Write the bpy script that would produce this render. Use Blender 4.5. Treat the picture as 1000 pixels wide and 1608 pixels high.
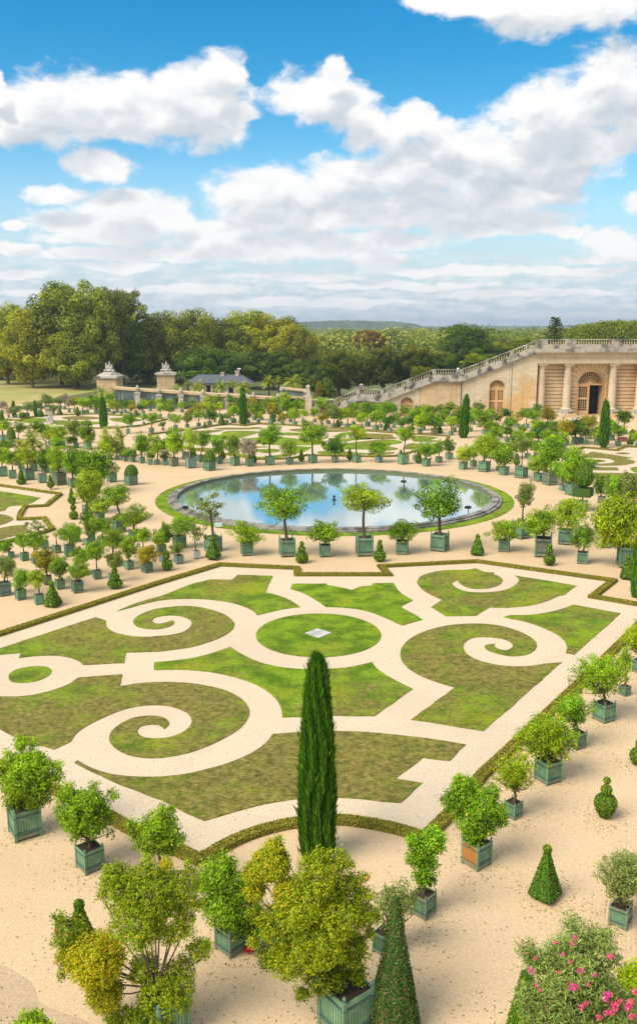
import bpy, bmesh, math, random
import numpy as np
from mathutils import Vector, Matrix
from mathutils.geometry import tessellate_polygon
for o in list(bpy.data.objects): bpy.data.objects.remove(o)
random.seed(7); RNG = np.random.default_rng(7)
R = math.radians; PI = math.pi
scene = bpy.context.scene; COL = scene.collection

# ---------------- camera ----------------
F = 1400.0; PITCH = math.atan((804-515)/F); H = 16.0
cd = bpy.data.cameras.new('camera'); cam = bpy.data.objects.new('camera', cd); COL.objects.link(cam)
cam.location = (0, 0, H); cam.rotation_euler = (PI/2-PITCH, 0, 0)
cd.sensor_fit = 'HORIZONTAL'; cd.sensor_width = 36; cd.lens = 36*F/1000; cd.clip_start = .5; cd.clip_end = 30000
scene.camera = cam
CP, SP = math.cos(PITCH), math.sin(PITCH)
def ang(py): return PITCH + math.atan((py-804)/F)
def ray(px, py):
    cx, cy = (px-500)/F, (804-py)/F
    return Vector((cx, CP + cy*SP, -SP + cy*CP))
def at(px, py, z=0.0):              # point on the level z
    d = ray(px, py); t = (z-H)/d.z
    return Vector((d.x*t, d.y*t, z))
def atY(px, py, Y):                 # point at ground distance Y
    d = ray(px, py); t = Y/d.y
    return Vector((d.x*t, Y, H+d.z*t))
def ppm(Y, z=0.0): return F/(Y*CP + (H-z)*SP)   # pixels per metre

# ---------------- light ----------------
SUN_EL, SUN_AZ = R(48), R(-125)     # azimuth measured from +Y to +X: the sun stands behind left
sd = bpy.data.lights.new('sun', 'SUN'); sun = bpy.data.objects.new('sun', sd); COL.objects.link(sun)
sd.energy = 2.35; sd.angle = R(34); sd.color = (1, .92, .78)
sv = Vector((math.sin(SUN_AZ)*math.cos(SUN_EL), math.cos(SUN_AZ)*math.cos(SUN_EL), math.sin(SUN_EL)))
sun.rotation_euler = sv.to_track_quat('Z', 'Y').to_euler()
scene.view_settings.view_transform = 'Standard'; scene.view_settings.look = 'None'
scene.view_settings.exposure = 1.0; scene.view_settings.gamma = 1
scene.cycles.max_bounces = 6; scene.cycles.transparent_max_bounces = 4
scene.cycles.diffuse_bounces = 3; scene.cycles.glossy_bounces = 2; scene.cycles.transmission_bounces = 2; scene.cycles.volume_bounces = 0

def N(nt, t, **kw):
    n = nt.nodes.new(t)
    for k, v in kw.items():
        if k.startswith('i_'):
            key = k[2:]; key = int(key) if key.isdigit() else key.replace('_', ' ')
            n.inputs[key].default_value = v
        else: setattr(n, k, v)
    return n
def M2(nt, op, a, b=None, c=None, clamp=False):
    n = nt.nodes.new('ShaderNodeMath'); n.operation = op; n.use_clamp = clamp
    for i, s in enumerate((a, b, c)):
        if s is None: continue
        if isinstance(s, (int, float)): n.inputs[i].default_value = s
        else: nt.links.new(s, n.inputs[i])
    return n.outputs[0]
def smooth(nt, v, a, b):
    n = nt.nodes.new('ShaderNodeMapRange'); n.interpolation_type = 'SMOOTHSTEP'
    nt.links.new(v, n.inputs[0]); n.inputs[1].default_value = a; n.inputs[2].default_value = b
    return n.outputs[0]
def mixc(nt, f, a, b, bt='MIX'):
    n = nt.nodes.new('ShaderNodeMixRGB'); n.blend_type = bt
    for i, s in enumerate((f, a, b)):
        if isinstance(s, (int, float)): n.inputs[i].default_value = s
        elif isinstance(s, tuple): n.inputs[i].default_value = (*s, 1)[:4]
        else: nt.links.new(s, n.inputs[i])
    return n.outputs[0]

# ---------------- sky ----------------
BLOBS = [(30,185,95,42),(110,165,90,52),(200,175,115,46),(300,165,90,60),(345,128,42,44),(372,188,38,26),(-2,130,14,18),
 (490,150,72,36),(540,170,62,33),(590,205,55,40),(528,118,24,24),(640,190,50,30),
 (420,300,104,40),(560,280,110,36),(660,262,110,46),(760,250,100,56),(860,190,90,60),(965,150,80,66),(900,235,90,50),(800,300,120,36),(660,325,160,34),(480,335,150,34),(870,285,55,22),(770,350,150,24),(1040,320,60,20),(965,378,62,20),(700,215,40,30),
 (780,0,130,20),(850,15,105,34),(960,0,80,34),(700,2,60,14),
 (155,262,58,22),(95,300,55,15),(200,328,80,32),(170,352,120,26),(270,335,40,26),(330,360,70,24),(110,398,60,12),(250,398,170,14),(430,385,200,26),(590,405,60,15),(880,360,60,12),
 (20,350,24,8),(15,385,45,12),(30,428,50,10),(190,418,90,9),(130,372,80,12),(600,375,120,18),(470,435,120,9),(700,425,150,10),(880,425,120,9),(960,400,80,8),(620,450,170,8),(280,455,120,8),(830,462,170,7),(500,475,200,7),(100,460,110,7)]
W = bpy.data.worlds.new('World'); scene.world = W; W.use_nodes = True
nt = W.node_tree; nt.nodes.clear()
def azel(px, py):
    d = ray(px, py).normalized(); return math.atan2(d.x, d.y), math.asin(d.z)
ng = bpy.data.node_groups.new('cloud_field', 'ShaderNodeTree')
ng.interface.new_socket('P', in_out='INPUT', socket_type='NodeSocketVector')
ng.interface.new_socket('V', in_out='OUTPUT', socket_type='NodeSocketFloat')
gi = ng.nodes.new('NodeGroupInput'); go = ng.nodes.new('NodeGroupOutput')
cur = None
for (bx, by, rx, ry) in BLOBS:
    a, e = azel(bx, by); sx, sy = F/rx/1.0, F/ry/1.0
    m = ng.nodes.new('ShaderNodeVectorMath'); m.operation = 'MULTIPLY_ADD'
    ng.links.new(gi.outputs[0], m.inputs[0]); m.inputs[1].default_value = (sx, sy, 0); m.inputs[2].default_value = (-a*sx, -e*sy, 0)
    l = ng.nodes.new('ShaderNodeVectorMath'); l.operation = 'LENGTH'; ng.links.new(m.outputs[0], l.inputs[0])
    if cur is None: cur = l.outputs['Value']
    else:
        n = ng.nodes.new('ShaderNodeMath'); n.operation = 'SMOOTH_MIN'; n.inputs[2].default_value = .22
        ng.links.new(cur, n.inputs[0]); ng.links.new(l.outputs['Value'], n.inputs[1]); cur = n.outputs[0]
ng.links.new(cur, go.inputs[0])
tc = nt.nodes.new('ShaderNodeTexCoord'); sep = nt.nodes.new('ShaderNodeSeparateXYZ'); nt.links.new(tc.outputs['Generated'], sep.inputs[0])
AZ = M2(nt, 'ARCTAN2', sep.outputs[0], sep.outputs[1]); EL = M2(nt, 'ARCSINE', sep.outputs[2])
P = nt.nodes.new('ShaderNodeCombineXYZ'); nt.links.new(AZ, P.inputs[0]); nt.links.new(EL, P.inputs[1])
def vec(op, a, b, c=None):
    n = nt.nodes.new('ShaderNodeVectorMath'); n.operation = op
    for i, s in enumerate((a, b, c)):
        if s is None: continue
        if isinstance(s, tuple): n.inputs[i].default_value = s
        else: nt.links.new(s, n.inputs[i])
    return n.outputs[0]
def fbm(p, scale, detail, rough=.55):
    n = nt.nodes.new('ShaderNodeTexNoise'); nt.links.new(p, n.inputs['Vector']); n.inputs['Scale'].default_value = scale
    n.inputs['Detail'].default_value = detail; n.inputs['Roughness'].default_value = rough
    return n
warpn = fbm(vec('MULTIPLY', P.outputs[0], (1, 1.7, 0)), 16, 4, .55)
warp = vec('MULTIPLY_ADD', vec('SUBTRACT', warpn.outputs['Color'], (.5, .5, .5)), (.045, .024, 0), P.outputs[0])
def field(p):
    g = nt.nodes.new('ShaderNodeGroup'); g.node_tree = ng; nt.links.new(p, g.inputs[0]); return g.outputs[0]
d0 = field(warp)
pn = fbm(vec('MULTIPLY', warp, (1, 1.6, 0)), 22, 8, .58).outputs['Fac']
dd = M2(nt, 'ADD', M2(nt, 'SUBTRACT', 1.0, d0), M2(nt, 'MULTIPLY', M2(nt, 'SUBTRACT', pn, .5), 1.5))
# streaky layer close to the horizon and a general cover outside the picture
st = fbm(vec('MULTIPLY', P.outputs[0], (17, 52, 0)), 2.4, 8, .62).outputs['Fac']
lowm = M2(nt, 'SUBTRACT', 1.0, smooth(nt, EL, .045, .11))
streak = M2(nt, 'MULTIPLY', M2(nt, 'MULTIPLY', smooth(nt, st, .36, .64), lowm), .65)
gen = fbm(tc.outputs['Generated'], 2.6, 6, .6).outputs['Fac']
outm = smooth(nt, EL, .36, .5); outs = smooth(nt, M2(nt, 'ABSOLUTE', AZ), .40, .6)
outside = M2(nt, 'MULTIPLY', smooth(nt, gen, .42, .54), M2(nt, 'MAXIMUM', outm, outs))
cov = smooth(nt, dd, -.10, .36)
cov = M2(nt, 'MAXIMUM', M2(nt, 'MAXIMUM', cov, streak), outside)
# grey undersides: how much cloud stands above this point
up1 = vec('ADD', warp, (-.008, .026, 0))
du = field(up1)
pu = fbm(vec('MULTIPLY', vec('ADD', warp, (-.004, .009, 0)), (1, 1.6, 0)), 22, 4, .5).outputs['Fac']
ddu = M2(nt, 'ADD', M2(nt, 'SUBTRACT', 1.0, du), M2(nt, 'MULTIPLY', M2(nt, 'SUBTRACT', pu, .5), 1.2))
sh = smooth(nt, ddu, -.05, .75)
bump = M2(nt, 'MULTIPLY', M2(nt, 'SUBTRACT', pu, pn), .8)
br = M2(nt, 'SUBTRACT', M2(nt, 'SUBTRACT', 1.0, M2(nt, 'MULTIPLY', M2(nt, 'MULTIPLY', sh, .58), smooth(nt, EL, -.02, .15))), bump, clamp=True)
cl = mixc(nt, br, (.43, .51, .60), (1.0, .99, .98))
clm = nt.nodes.new('ShaderNodeVectorMath'); clm.operation = 'SCALE'; nt.links.new(cl, clm.inputs[0]); clm.inputs['Scale'].default_value = 5.2
sky = nt.nodes.new('ShaderNodeTexSky'); sky.sky_type = 'NISHITA'; sky.sun_disc = False
sky.sun_elevation = SUN_EL; sky.sun_rotation = SUN_AZ; sky.air_density = 1.0; sky.dust_density = .3; sky.ozone_density = 2.5
hs = nt.nodes.new('ShaderNodeHueSaturation'); hs.inputs['Saturation'].default_value = 1.15; hs.inputs['Value'].default_value = 1.25
nt.links.new(sky.outputs[0], hs.inputs['Color'])
tint = mixc(nt, smooth(nt, EL, .05, .32), (.62, .74, .72), (.06, .54, .62))
skc = mixc(nt, 1.0, hs.outputs[0], tint, 'MULTIPLY')
skc = mixc(nt, M2(nt, 'SUBTRACT', 1.0, smooth(nt, EL, .0, .20)), skc, (2.9, 3.5, 3.95))
fin = mixc(nt, cov, skc, clm.outputs[0])
bg = nt.nodes.new('ShaderNodeBackground'); nt.links.new(fin, bg.inputs[0]); bg.inputs[1].default_value = .10
wo = nt.nodes.new('ShaderNodeOutputWorld'); nt.links.new(bg.outputs[0], wo.inputs[0])
W.cycles.sampling_method = 'MANUAL'; W.cycles.sample_map_resolution = 512

# ---------------- objects ----------------
def link(o, parent=None):
    COL.objects.link(o)
    if parent: o.parent = parent
    return o
def tag(o, label=None, cat=None, group=None, kind=None):
    if label:
        n = len(label.split())
        if n < 4 or n > 16: print('LABEL LEN', n, label)
        o['label'] = label
    if cat: o['category'] = cat
    if group: o['group'] = group
    if kind: o['kind'] = kind
    return o
def empty(name, loc, rz=0, **kw):
    o = bpy.data.objects.new(name, None); link(o); o.location = loc; o.rotation_euler = (0, 0, rz); o.empty_display_size = .3
    return tag(o, **kw)
def obj(name, me, mat=None, parent=None, loc=(0,0,0), rot=(0,0,0), scale=(1,1,1), **kw):
    o = bpy.data.objects.new(name, me); link(o, parent); o.location = loc; o.rotation_euler = rot; o.scale = scale
    if mat is not None:
        if len(me.materials) == 0: me.materials.append(None)
        o.material_slots[0].link = 'OBJECT'; o.material_slots[0].material = mat
    return tag(o, **kw)
class MB:                                    # a simple mesh collector
    def __init__(s): s.v = []; s.f = []
    def add(s, vs, fs):
        n = len(s.v); s.v += [tuple(v) for v in vs]; s.f += [tuple(i+n for i in f) for f in fs]; return s
    def box(s, x0, x1, y0, y1, z0, z1, top=1.0):
        cx, cy = (x0+x1)/2, (y0+y1)/2
        t = lambda x, c: c+(x-c)*top
        s.add([(x0,y0,z0),(x1,y0,z0),(x1,y1,z0),(x0,y1,z0),(t(x0,cx),t(y0,cy),z1),(t(x1,cx),t(y0,cy),z1),(t(x1,cx),t(y1,cy),z1),(t(x0,cx),t(y1,cy),z1)],
              [(3,2,1,0),(4,5,6,7),(0,1,5,4),(1,2,6,5),(2,3,7,6),(3,0,4,7)]); return s
    def hexa(s, p):                           # eight corners, bottom four then top four
        s.add(p, [(3,2,1,0),(4,5,6,7),(0,1,5,4),(1,2,6,5),(2,3,7,6),(3,0,4,7)]); return s
    def lathe(s, prof, c=(0,0,0), n=12, cap=True, jit=0):
        vs = []; fs = []
        for r, z in prof:
            for k in range(n):
                a = 2*PI*k/n; rr = r*(1+jit*random.uniform(-1,1)); vs.append((c[0]+rr*math.cos(a), c[1]+rr*math.sin(a), c[2]+z))
        for i in range(len(prof)-1):
            for k in range(n):
                k2 = (k+1) % n; fs.append((i*n+k, i*n+k2, (i+1)*n+k2, (i+1)*n+k))
        if cap: fs.append(tuple(range(n-1,-1,-1))); fs.append(tuple((len(prof)-1)*n+k for k in range(n)))
        s.add(vs, fs); return s
    def tube(s, pts, rad, n=6):
        pts = [Vector(p) for p in pts]; vs = []; fs = []
        for i, p in enumerate(pts):
            d = (pts[min(i+1, len(pts)-1)]-pts[max(i-1, 0)]).normalized()
            u = d.cross(Vector((0, 0, 1)) if abs(d.z) < .9 else Vector((1, 0, 0))).normalized(); w = d.cross(u)
            r = rad[i] if isinstance(rad, (list, tuple)) else rad
            for k in range(n):
                a = 2*PI*k/n; vs.append(p+u*r*math.cos(a)+w*r*math.sin(a))
        for i in range(len(pts)-1):
            for k in range(n):
                k2 = (k+1) % n; fs.append((i*n+k, i*n+k2, (i+1)*n+k2, (i+1)*n+k))
        fs.append(tuple(range(n))); fs.append(tuple((len(pts)-1)*n+k for k in range(n-1,-1,-1)))
        s.add(vs, fs); return s
    def ball(s, c, r, nu=10, nv=7, jit=0):
        rx, ry, rz = r if isinstance(r, tuple) else (r, r, r)
        vs = [(c[0], c[1], c[2]-rz)]; fs = []
        for j in range(1, nv):
            t = -PI/2+PI*j/nv
            for k in range(nu):
                a = 2*PI*k/nu; q = 1+jit*random.uniform(-1, 1)
                vs.append((c[0]+rx*q*math.cos(t)*math.cos(a), c[1]+ry*q*math.cos(t)*math.sin(a), c[2]+rz*q*math.sin(t)))
        vs.append((c[0], c[1], c[2]+rz)); L = len(vs)-1
        for k in range(nu):
            k2 = (k+1) % nu; fs.append((0, 1+k2, 1+k)); fs.append((L, 1+(nv-2)*nu+k, 1+(nv-2)*nu+k2))
            for j in range(nv-2): fs.append((1+j*nu+k, 1+j*nu+k2, 1+(j+1)*nu+k2, 1+(j+1)*nu+k))
        s.add(vs, fs); return s
    def prism(s, poly, z0, z1):               # polygon in xy, extruded up
        n = len(poly); vs = [(p[0], p[1], z0) for p in poly]+[(p[0], p[1], z1) for p in poly]
        tri = tessellate_polygon([[Vector((p[0], p[1], 0)) for p in poly]])
        area = sum(poly[i][0]*poly[(i+1)%n][1]-poly[(i+1)%n][0]*poly[i][1] for i in range(n))
        fs = []
        for t in tri:
            a, b, c = [Vector((poly[i][0], poly[i][1], 0)) for i in t]
            if (b-a).cross(c-a).z < 0: t = (t[0], t[2], t[1])
            fs.append(tuple(n+i for i in t))
        for i in range(n):
            j = (i+1) % n; fs.append((i, j, n+j, n+i) if area > 0 else (j, i, n+i, n+j))
        s.add(vs, fs); return s
    def mesh(s, name, smooth=False):
        me = bpy.data.meshes.new(name); me.from_pydata([tuple(v) for v in s.v], [], s.f)
        if smooth: me.polygons.foreach_set('use_smooth', [True]*len(me.polygons))
        me.update(); return me
    def build(s, name, mat, parent=None, loc=(0,0,0), smooth=False, **kw):
        me = s.mesh(name, smooth); me.materials.append(mat); o = bpy.data.objects.new(name, me); link(o, parent); o.location = loc
        return tag(o, **kw)

# ---------------- materials ----------------
MATS = {}
def mat(name, base, rough=.85, var=.12, scale=8, bump=0, bscale=40, col2=None, c2scale=3, c2t=(.45,.65), spec=.3, detail=5, stretch=None, rnd=0.0):
    m = bpy.data.materials.new(name); m.use_nodes = True; t = m.node_tree; b = t.nodes['Principled BSDF']
    b.inputs['Roughness'].default_value = rough; b.inputs['Specular IOR Level'].default_value = spec
    tc = t.nodes.new('ShaderNodeTexCoord'); co = tc.outputs['Object']
    if stretch:
        mp = t.nodes.new('ShaderNodeMapping'); mp.inputs['Scale'].default_value = stretch; t.links.new(co, mp.inputs[0]); co = mp.outputs[0]
    n1 = N(t, 'ShaderNodeTexNoise', i_Scale=scale, i_Detail=detail); t.links.new(co, n1.inputs['Vector'])
    c = mixc(t, n1.outputs['Fac'], tuple(max(0, x*(1-2*var)) for x in base), tuple(x*(1+2*var) for x in base))
    if col2:
        n2 = N(t, 'ShaderNodeTexNoise', i_Scale=c2scale, i_Detail=6, i_Roughness=.6); t.links.new(co, n2.inputs['Vector'])
        c = mixc(t, smooth(t, n2.outputs['Fac'], *c2t), c, col2)
    if rnd:
        oi = t.nodes.new('ShaderNodeObjectInfo')
        h = t.nodes.new('ShaderNodeHueSaturation'); t.links.new(c, h.inputs['Color'])
        t.links.new(M2(t, 'MULTIPLY_ADD', oi.outputs['Random'], rnd*2, 1-rnd), h.inputs['Value']); c = h.outputs[0]
    if name in ('stone_warm', 'stone_pale'):
        sx_ = t.nodes.new('ShaderNodeSeparateXYZ'); t.links.new(tc.outputs['Object'], sx_.inputs[0]); cb = t.nodes.new('ShaderNodeCombineXYZ'); t.links.new(sx_.outputs[0], cb.inputs[0]); t.links.new(sx_.outputs[2], cb.inputs[1])
        bk = N(t, 'ShaderNodeTexBrick', i_Scale=1.0); bk.inputs['Brick Width'].default_value = 1.3; bk.inputs['Row Height'].default_value = .47; bk.inputs['Mortar Size'].default_value = .022; bk.inputs['Color1'].default_value = (.80,.78,.74,1); bk.inputs['Color2'].default_value = (1.12,1.08,1.04,1); bk.inputs['Mortar'].default_value = (.55,.50,.45,1)
        t.links.new(cb.outputs[0], bk.inputs['Vector']); c = mixc(t, .5, c, mixc(t, 1.0, c, bk.outputs['Color'], 'MULTIPLY'))
        ms = t.nodes.new('ShaderNodeMapping'); ms.inputs['Scale'].default_value = (1.6, 1.6, .10); t.links.new(tc.outputs['Object'], ms.inputs[0]); ns = N(t, 'ShaderNodeTexNoise', i_Scale=1.0, i_Detail=7, i_Roughness=.65); t.links.new(ms.outputs[0], ns.inputs['Vector'])
        c = mixc(t, M2(t, 'MULTIPLY', smooth(t, ns.outputs['Fac'], .52, .72), .45), c, (.27,.22,.16))
    t.links.new(c, b.inputs['Base Color'])
    if bump:
        n3 = N(t, 'ShaderNodeTexNoise', i_Scale=bscale, i_Detail=4); t.links.new(co, n3.inputs['Vector'])
        bp = N(t, 'ShaderNodeBump', i_Strength=bump, i_Distance=.02); t.links.new(n3.outputs['Fac'], bp.inputs['Height']); t.links.new(bp.outputs[0], b.inputs['Normal'])
    MATS[name] = m; return m
def leafmat(name, dark, light, tr=.35, rnd=.12, alt=None):
    m = bpy.data.materials.new(name); m.use_nodes = True; t = m.node_tree; t.nodes.clear()
    at_ = N(t, 'ShaderNodeAttribute', attribute_name='lv'); sp = t.nodes.new('ShaderNodeSeparateColor'); t.links.new(at_.outputs['Color'], sp.inputs[0])
    c = mixc(t, sp.outputs[0], dark, light)
    if alt: c = mixc(t, smooth(t, sp.outputs[1], 1-alt[1], min(1, 1.1-alt[1])), c, alt[0])
    oi = t.nodes.new('ShaderNodeObjectInfo'); h = t.nodes.new('ShaderNodeHueSaturation'); t.links.new(c, h.inputs['Color'])
    t.links.new(M2(t, 'MULTIPLY_ADD', oi.outputs['Random'], rnd*2, 1-rnd), h.inputs['Value'])
    t.links.new(M2(t, 'MULTIPLY_ADD', M2(t, 'FRACT', M2(t, 'MULTIPLY', oi.outputs['Random'], 17.3)), .03, .485), h.inputs['Hue'])
    df = t.nodes.new('ShaderNodeBsdfDiffuse'); tl = t.nodes.new('ShaderNodeBsdfTranslucent'); t.links.new(h.outputs[0], df.inputs[0]); t.links.new(h.outputs[0], tl.inputs[0])
    mx = t.nodes.new('ShaderNodeMixShader'); mx.inputs[0].default_value = tr; t.links.new(df.outputs[0], mx.inputs[1]); t.links.new(tl.outputs[0], mx.inputs[2])
    gl = N(t, 'ShaderNodeBsdfGlossy', i_Roughness=.45); gl.inputs[0].default_value = (.9, .95, .85, 1)
    m2 = t.nodes.new('ShaderNodeMixShader'); m2.inputs[0].default_value = .015; t.links.new(mx.outputs[0], m2.inputs[1]); t.links.new(gl.outputs[0], m2.inputs[2])
    o = t.nodes.new('ShaderNodeOutputMaterial'); t.links.new(m2.outputs[0], o.inputs[0]); MATS[name] = m; return m
leafmat('leaf_g', (0.0234, 0.0792, 0.0024), (0.399, 0.665, 0.019), alt=((0.5, 0.58, 0.03), 0.12))  # dark leaf tones deepened so colour contrast stands in for foliage shading
leafmat('leaf_y', (0.0600, 0.1320, 0.0024), (0.616, 0.836, 0.020), alt=((0.7, 0.6, 0.03), 0.12))
leafmat('leaf_d', (0.0126, 0.0486, 0.0042), (0.216, 0.418, 0.019))
leafmat('leaf_o', (0.0420, 0.0720, 0.0090), (0.418, 0.517, 0.077), alt=((0.45, 0.42, 0.1), 0.1))
leafmat('leaf_r', (0.0720, 0.0960, 0.0036), (0.605, 0.550, 0.022), alt=((0.65, 0.33, 0.03), 0.15))
leafmat('leaf_pome', (0.0300, 0.0810, 0.0018), (0.5, 0.6, 0.012), alt=((0.75, 0.5, 0.02), 0.1), rnd=0.05)
leafmat('leaf_pome_gold', (0.15, 0.22, 0.004), (0.62, 0.64, 0.015), alt=((0.82, 0.52, 0.02), 0.16), rnd=0.05)
leafmat('leaf_pink', (0.16, 0.18, 0.07), (0.48, 0.48, 0.24), alt=((.70,.45,.42), .3))
leafmat('leaf_oleander', (0.09, 0.17, 0.025), (0.48, 0.62, 0.15), alt=((.50,.20,.14), .05))
leafmat('leaf_olive', (0.07, 0.12, 0.02), (0.38, 0.47, 0.12))
leafmat('leaf_cypress', (0.01, 0.055, 0.003), (0.115, 0.28, 0.012), tr=.15, alt=((.30,.42,.03), .08))
leafmat('leaf_topiary', (0.035, 0.09, 0.004), (0.24, 0.38, 0.012), tr=.1)
leafmat('leaf_box', (0.11, 0.11, 0.006), (0.48, 0.42, 0.035), tr=.1, alt=((.42,.27,.05), .25))
leafmat('leaf_cone', (0.02, 0.055, 0.01), (0.15, 0.25, 0.05), tr=.1, alt=((.26,.09,.05), .18))
leafmat('leaf_palm', (0.12, 0.18, 0.01), (0.52, 0.6, 0.06), alt=((0.55, 0.48, 0.14), 0.12))
leafmat('tree_g', (0.0372, 0.0636, 0.0030), (0.46, 0.53, 0.022), rnd=.15)
leafmat('tree_y', (0.0690, 0.1032, 0.0030), (0.62, 0.62, 0.02), rnd=.15)
leafmat('tree_d', (0.019, 0.044, 0.005), (0.213, 0.325, 0.025), rnd=.15)
leafmat('tree_chestnut', (0.018, 0.045, 0.004), (0.26, 0.33, 0.016), alt=((0.52, 0.31, 0.02), 0.22), rnd=0.34)
leafmat('tree_brown', (0.14, 0.08, 0.012), (0.5, 0.3, 0.06), rnd=.1)
leafmat('wood_mass', (0.07, 0.12, 0.015), (0.42, 0.5, 0.08), rnd=.2, alt=((0.5, 0.5, 0.1), 0.25))
leafmat('flower_pink', (.70,.04,.20), (.95,.20,.42), tr=.3)
leafmat('litter', (.10,.12,.02), (.40,.33,.08), tr=.1)
mat('bark', (.10,.075,.05), .9, .2, 20)
mat('pale_bark', (.26,.23,.17), .9, .25, 6)
mat('soil', (.055,.035,.024), .95, .3, 30, bump=.5)
mat('paint', (.125,.245,.140), .55, .10, 5, col2=(.20,.30,.19), c2scale=2.5, c2t=(.45,.7), rnd=.2, spec=.4)
mat('paint_worn', (.17,.21,.13), .6, .12, 6, col2=(.32,.33,.27), c2scale=8, c2t=(.5,.7), rnd=.08)
mat('paint_pale', (.17,.27,.22), .55, .10, 5, rnd=.1)
mat('orange_wood', (.46,.19,.045), .6, .15, 3, stretch=(14,14,1))
mat('iron', (.07,.13,.11), .6, .1)
mat('white_panel', (.50,.50,.44), .7, .1)
mat('black_metal', (.015,.016,.018), .5, .1)
mat('stone_grey', (.45,.41,.34), .9, .15, 2, bump=.4, bscale=8, col2=(.085,.08,.07), c2scale=.7, c2t=(.46,.62), detail=8)
mat('stone_band', (.42,.38,.31), .9, .15, 1.5, bump=.4, bscale=6, col2=(.13,.12,.105), c2scale=.35, c2t=(.42,.6), detail=8)
mat('stone_warm', (.62,.455,.275), .88, .13, .8, bump=.3, bscale=5, col2=(.56,.35,.15), c2scale=.18, c2t=(.48,.68), detail=8)
mat('stone_pale', (.62,.52,.37), .88, .12, .7, bump=.3, bscale=5, col2=(.60,.40,.19), c2scale=.12, c2t=(.50,.62), detail=8)
mat('stone_column', (.56,.46,.32), .85, .12, 1.2, bump=.25, bscale=5, col2=(.46,.37,.26), c2scale=.8, c2t=(.5,.7), detail=8)
mat('coping_tan', (.58,.43,.25), .9, .12, 1)
mat('joinery', (.66,.42,.20), .6, .06)
mat('dark_inside', (.012,.008,.012), .6, .1)
mat('slate', (.10,.11,.13), .6, .12, 2)
mat('plaster', (.55,.42,.30), .9, .1, 1)
mat('white', (.78,.77,.74), .6, .05)
mat('marble', (.48,.45,.39), .6, .15, 4, col2=(.33,.31,.28), c2scale=3)
mat('white_cloth', (.75,.76,.80), .9, .05)
mat('blue_cloth', (.10,.14,.35), .9, .05)
mat('skin', (.55,.33,.24), .6, .03)
mat('hair', (.06,.04,.03), .8, .05)
mat('yellow_fruit', (.80,.55,.03), .5, .05)
mat('orange_fruit', (.80,.22,.02), .5, .05)
mat('red_flower', (.75,.03,.06), .6, .1)
mat('box_wood', (.13,.12,.016), .95, .2, 20, bump=.8, bscale=30)
mat('topiary_core', (.045,.095,.012), .95, .25, 12, bump=1.0, bscale=30)
mat('slab', (.50,.49,.45), .8, .1, 3, col2=(.33,.32,.3), c2scale=2)
mat('terracotta', (.22,.08,.05), .8, .1)
mat('sign_white', (.45,.62,.66), .4, .05)
mat('hill', (.05,.085,.03), 1, .4, .05, detail=10, col2=(.13,.15,.05), c2scale=.02, c2t=(.5,.6))
mat('field_yellow', (.42,.34,.12), .95, .12, .08, col2=(.30,.30,.08), c2scale=.05, c2t=(.45,.6))
mat('land', (.12,.14,.05), .95, .2, .02)
# ---------------- ground ----------------
def gravel(name, c1, c2, stain, sp_dark, scale=1.0):
    m = bpy.data.materials.new(name); m.use_nodes = True; t = m.node_tree; b = t.nodes['Principled BSDF']
    b.inputs['Roughness'].default_value = .95; b.inputs['Specular IOR Level'].default_value = .15
    co = t.nodes.new('ShaderNodeTexCoord').outputs['Object']
    def nz(s, d, r=.55): 
        n = N(t, 'ShaderNodeTexNoise', i_Scale=s, i_Detail=d, i_Roughness=r); t.links.new(co, n.inputs['Vector']); return n.outputs['Fac']
    c = mixc(t, smooth(t, nz(.12*scale, 6), .35, .65), c1, c2)
    c = mixc(t, M2(t, 'MULTIPLY', smooth(t, nz(.35, 7, .65), .48, .72), .75), c, stain)
    c = mixc(t, .55, c, mixc(t, smooth(t, nz(9, 3, .7), .3, .7), tuple(x*.62 for x in c1), tuple(min(1, x*1.22) for x in c1)))
    c = mixc(t, .5, c, mixc(t, smooth(t, nz(38, 2, .7), .3, .7), tuple(x*.48 for x in c2), tuple(min(1, x*1.35) for x in c2)))
    v = N(t, 'ShaderNodeTexVoronoi', i_Scale=5.5); t.links.new(co, v.inputs['Vector'])
    dots = M2(t, 'SUBTRACT', 1.0, smooth(t, v.outputs['Distance'], .06, .13))
    c = mixc(t, M2(t, 'MULTIPLY', M2(t, 'MULTIPLY', dots, smooth(t, nz(.5, 4), .5, .62)), .45), c, sp_dark)
    # short parallel rake marks in places
    wv = N(t, 'ShaderNodeTexWave', i_Scale=2.6, i_Distortion=1.5, i_Detail=2); mr = t.nodes.new('ShaderNodeMapping'); mr.inputs['Rotation'].default_value = (0, 0, R(20)); t.links.new(co, mr.inputs[0]); t.links.new(mr.outputs[0], wv.inputs['Vector'])
    rm = smooth(t, nz(.16, 2), .52, .60)
    c = mixc(t, M2(t, 'MULTIPLY', M2(t, 'MULTIPLY', wv.outputs['Fac'], rm), .2), c, tuple(x*.55 for x in c1))
    # broad soft wheel and rake streaks
    mp = t.nodes.new('ShaderNodeMapping'); mp.inputs['Rotation'].default_value = (0, 0, R(18)); mp.inputs['Scale'].default_value = (.05, .9, 1); t.links.new(co, mp.inputs[0])
    n = N(t, 'ShaderNodeTexNoise', i_Scale=1.0, i_Detail=5); t.links.new(mp.outputs[0], n.inputs['Vector'])
    c = mixc(t, M2(t, 'MULTIPLY', smooth(t, n.outputs['Fac'], .5, .7), .25), c, tuple(min(1, x*1.15) for x in c1))
    t.links.new(c, b.inputs['Base Color'])
    bp = N(t, 'ShaderNodeBump', i_Strength=.5, i_Distance=.03); t.links.new(nz(14, 5, .7), bp.inputs['Height']); t.links.new(bp.outputs[0], b.inputs['Normal'])
    MATS[name] = m
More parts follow.
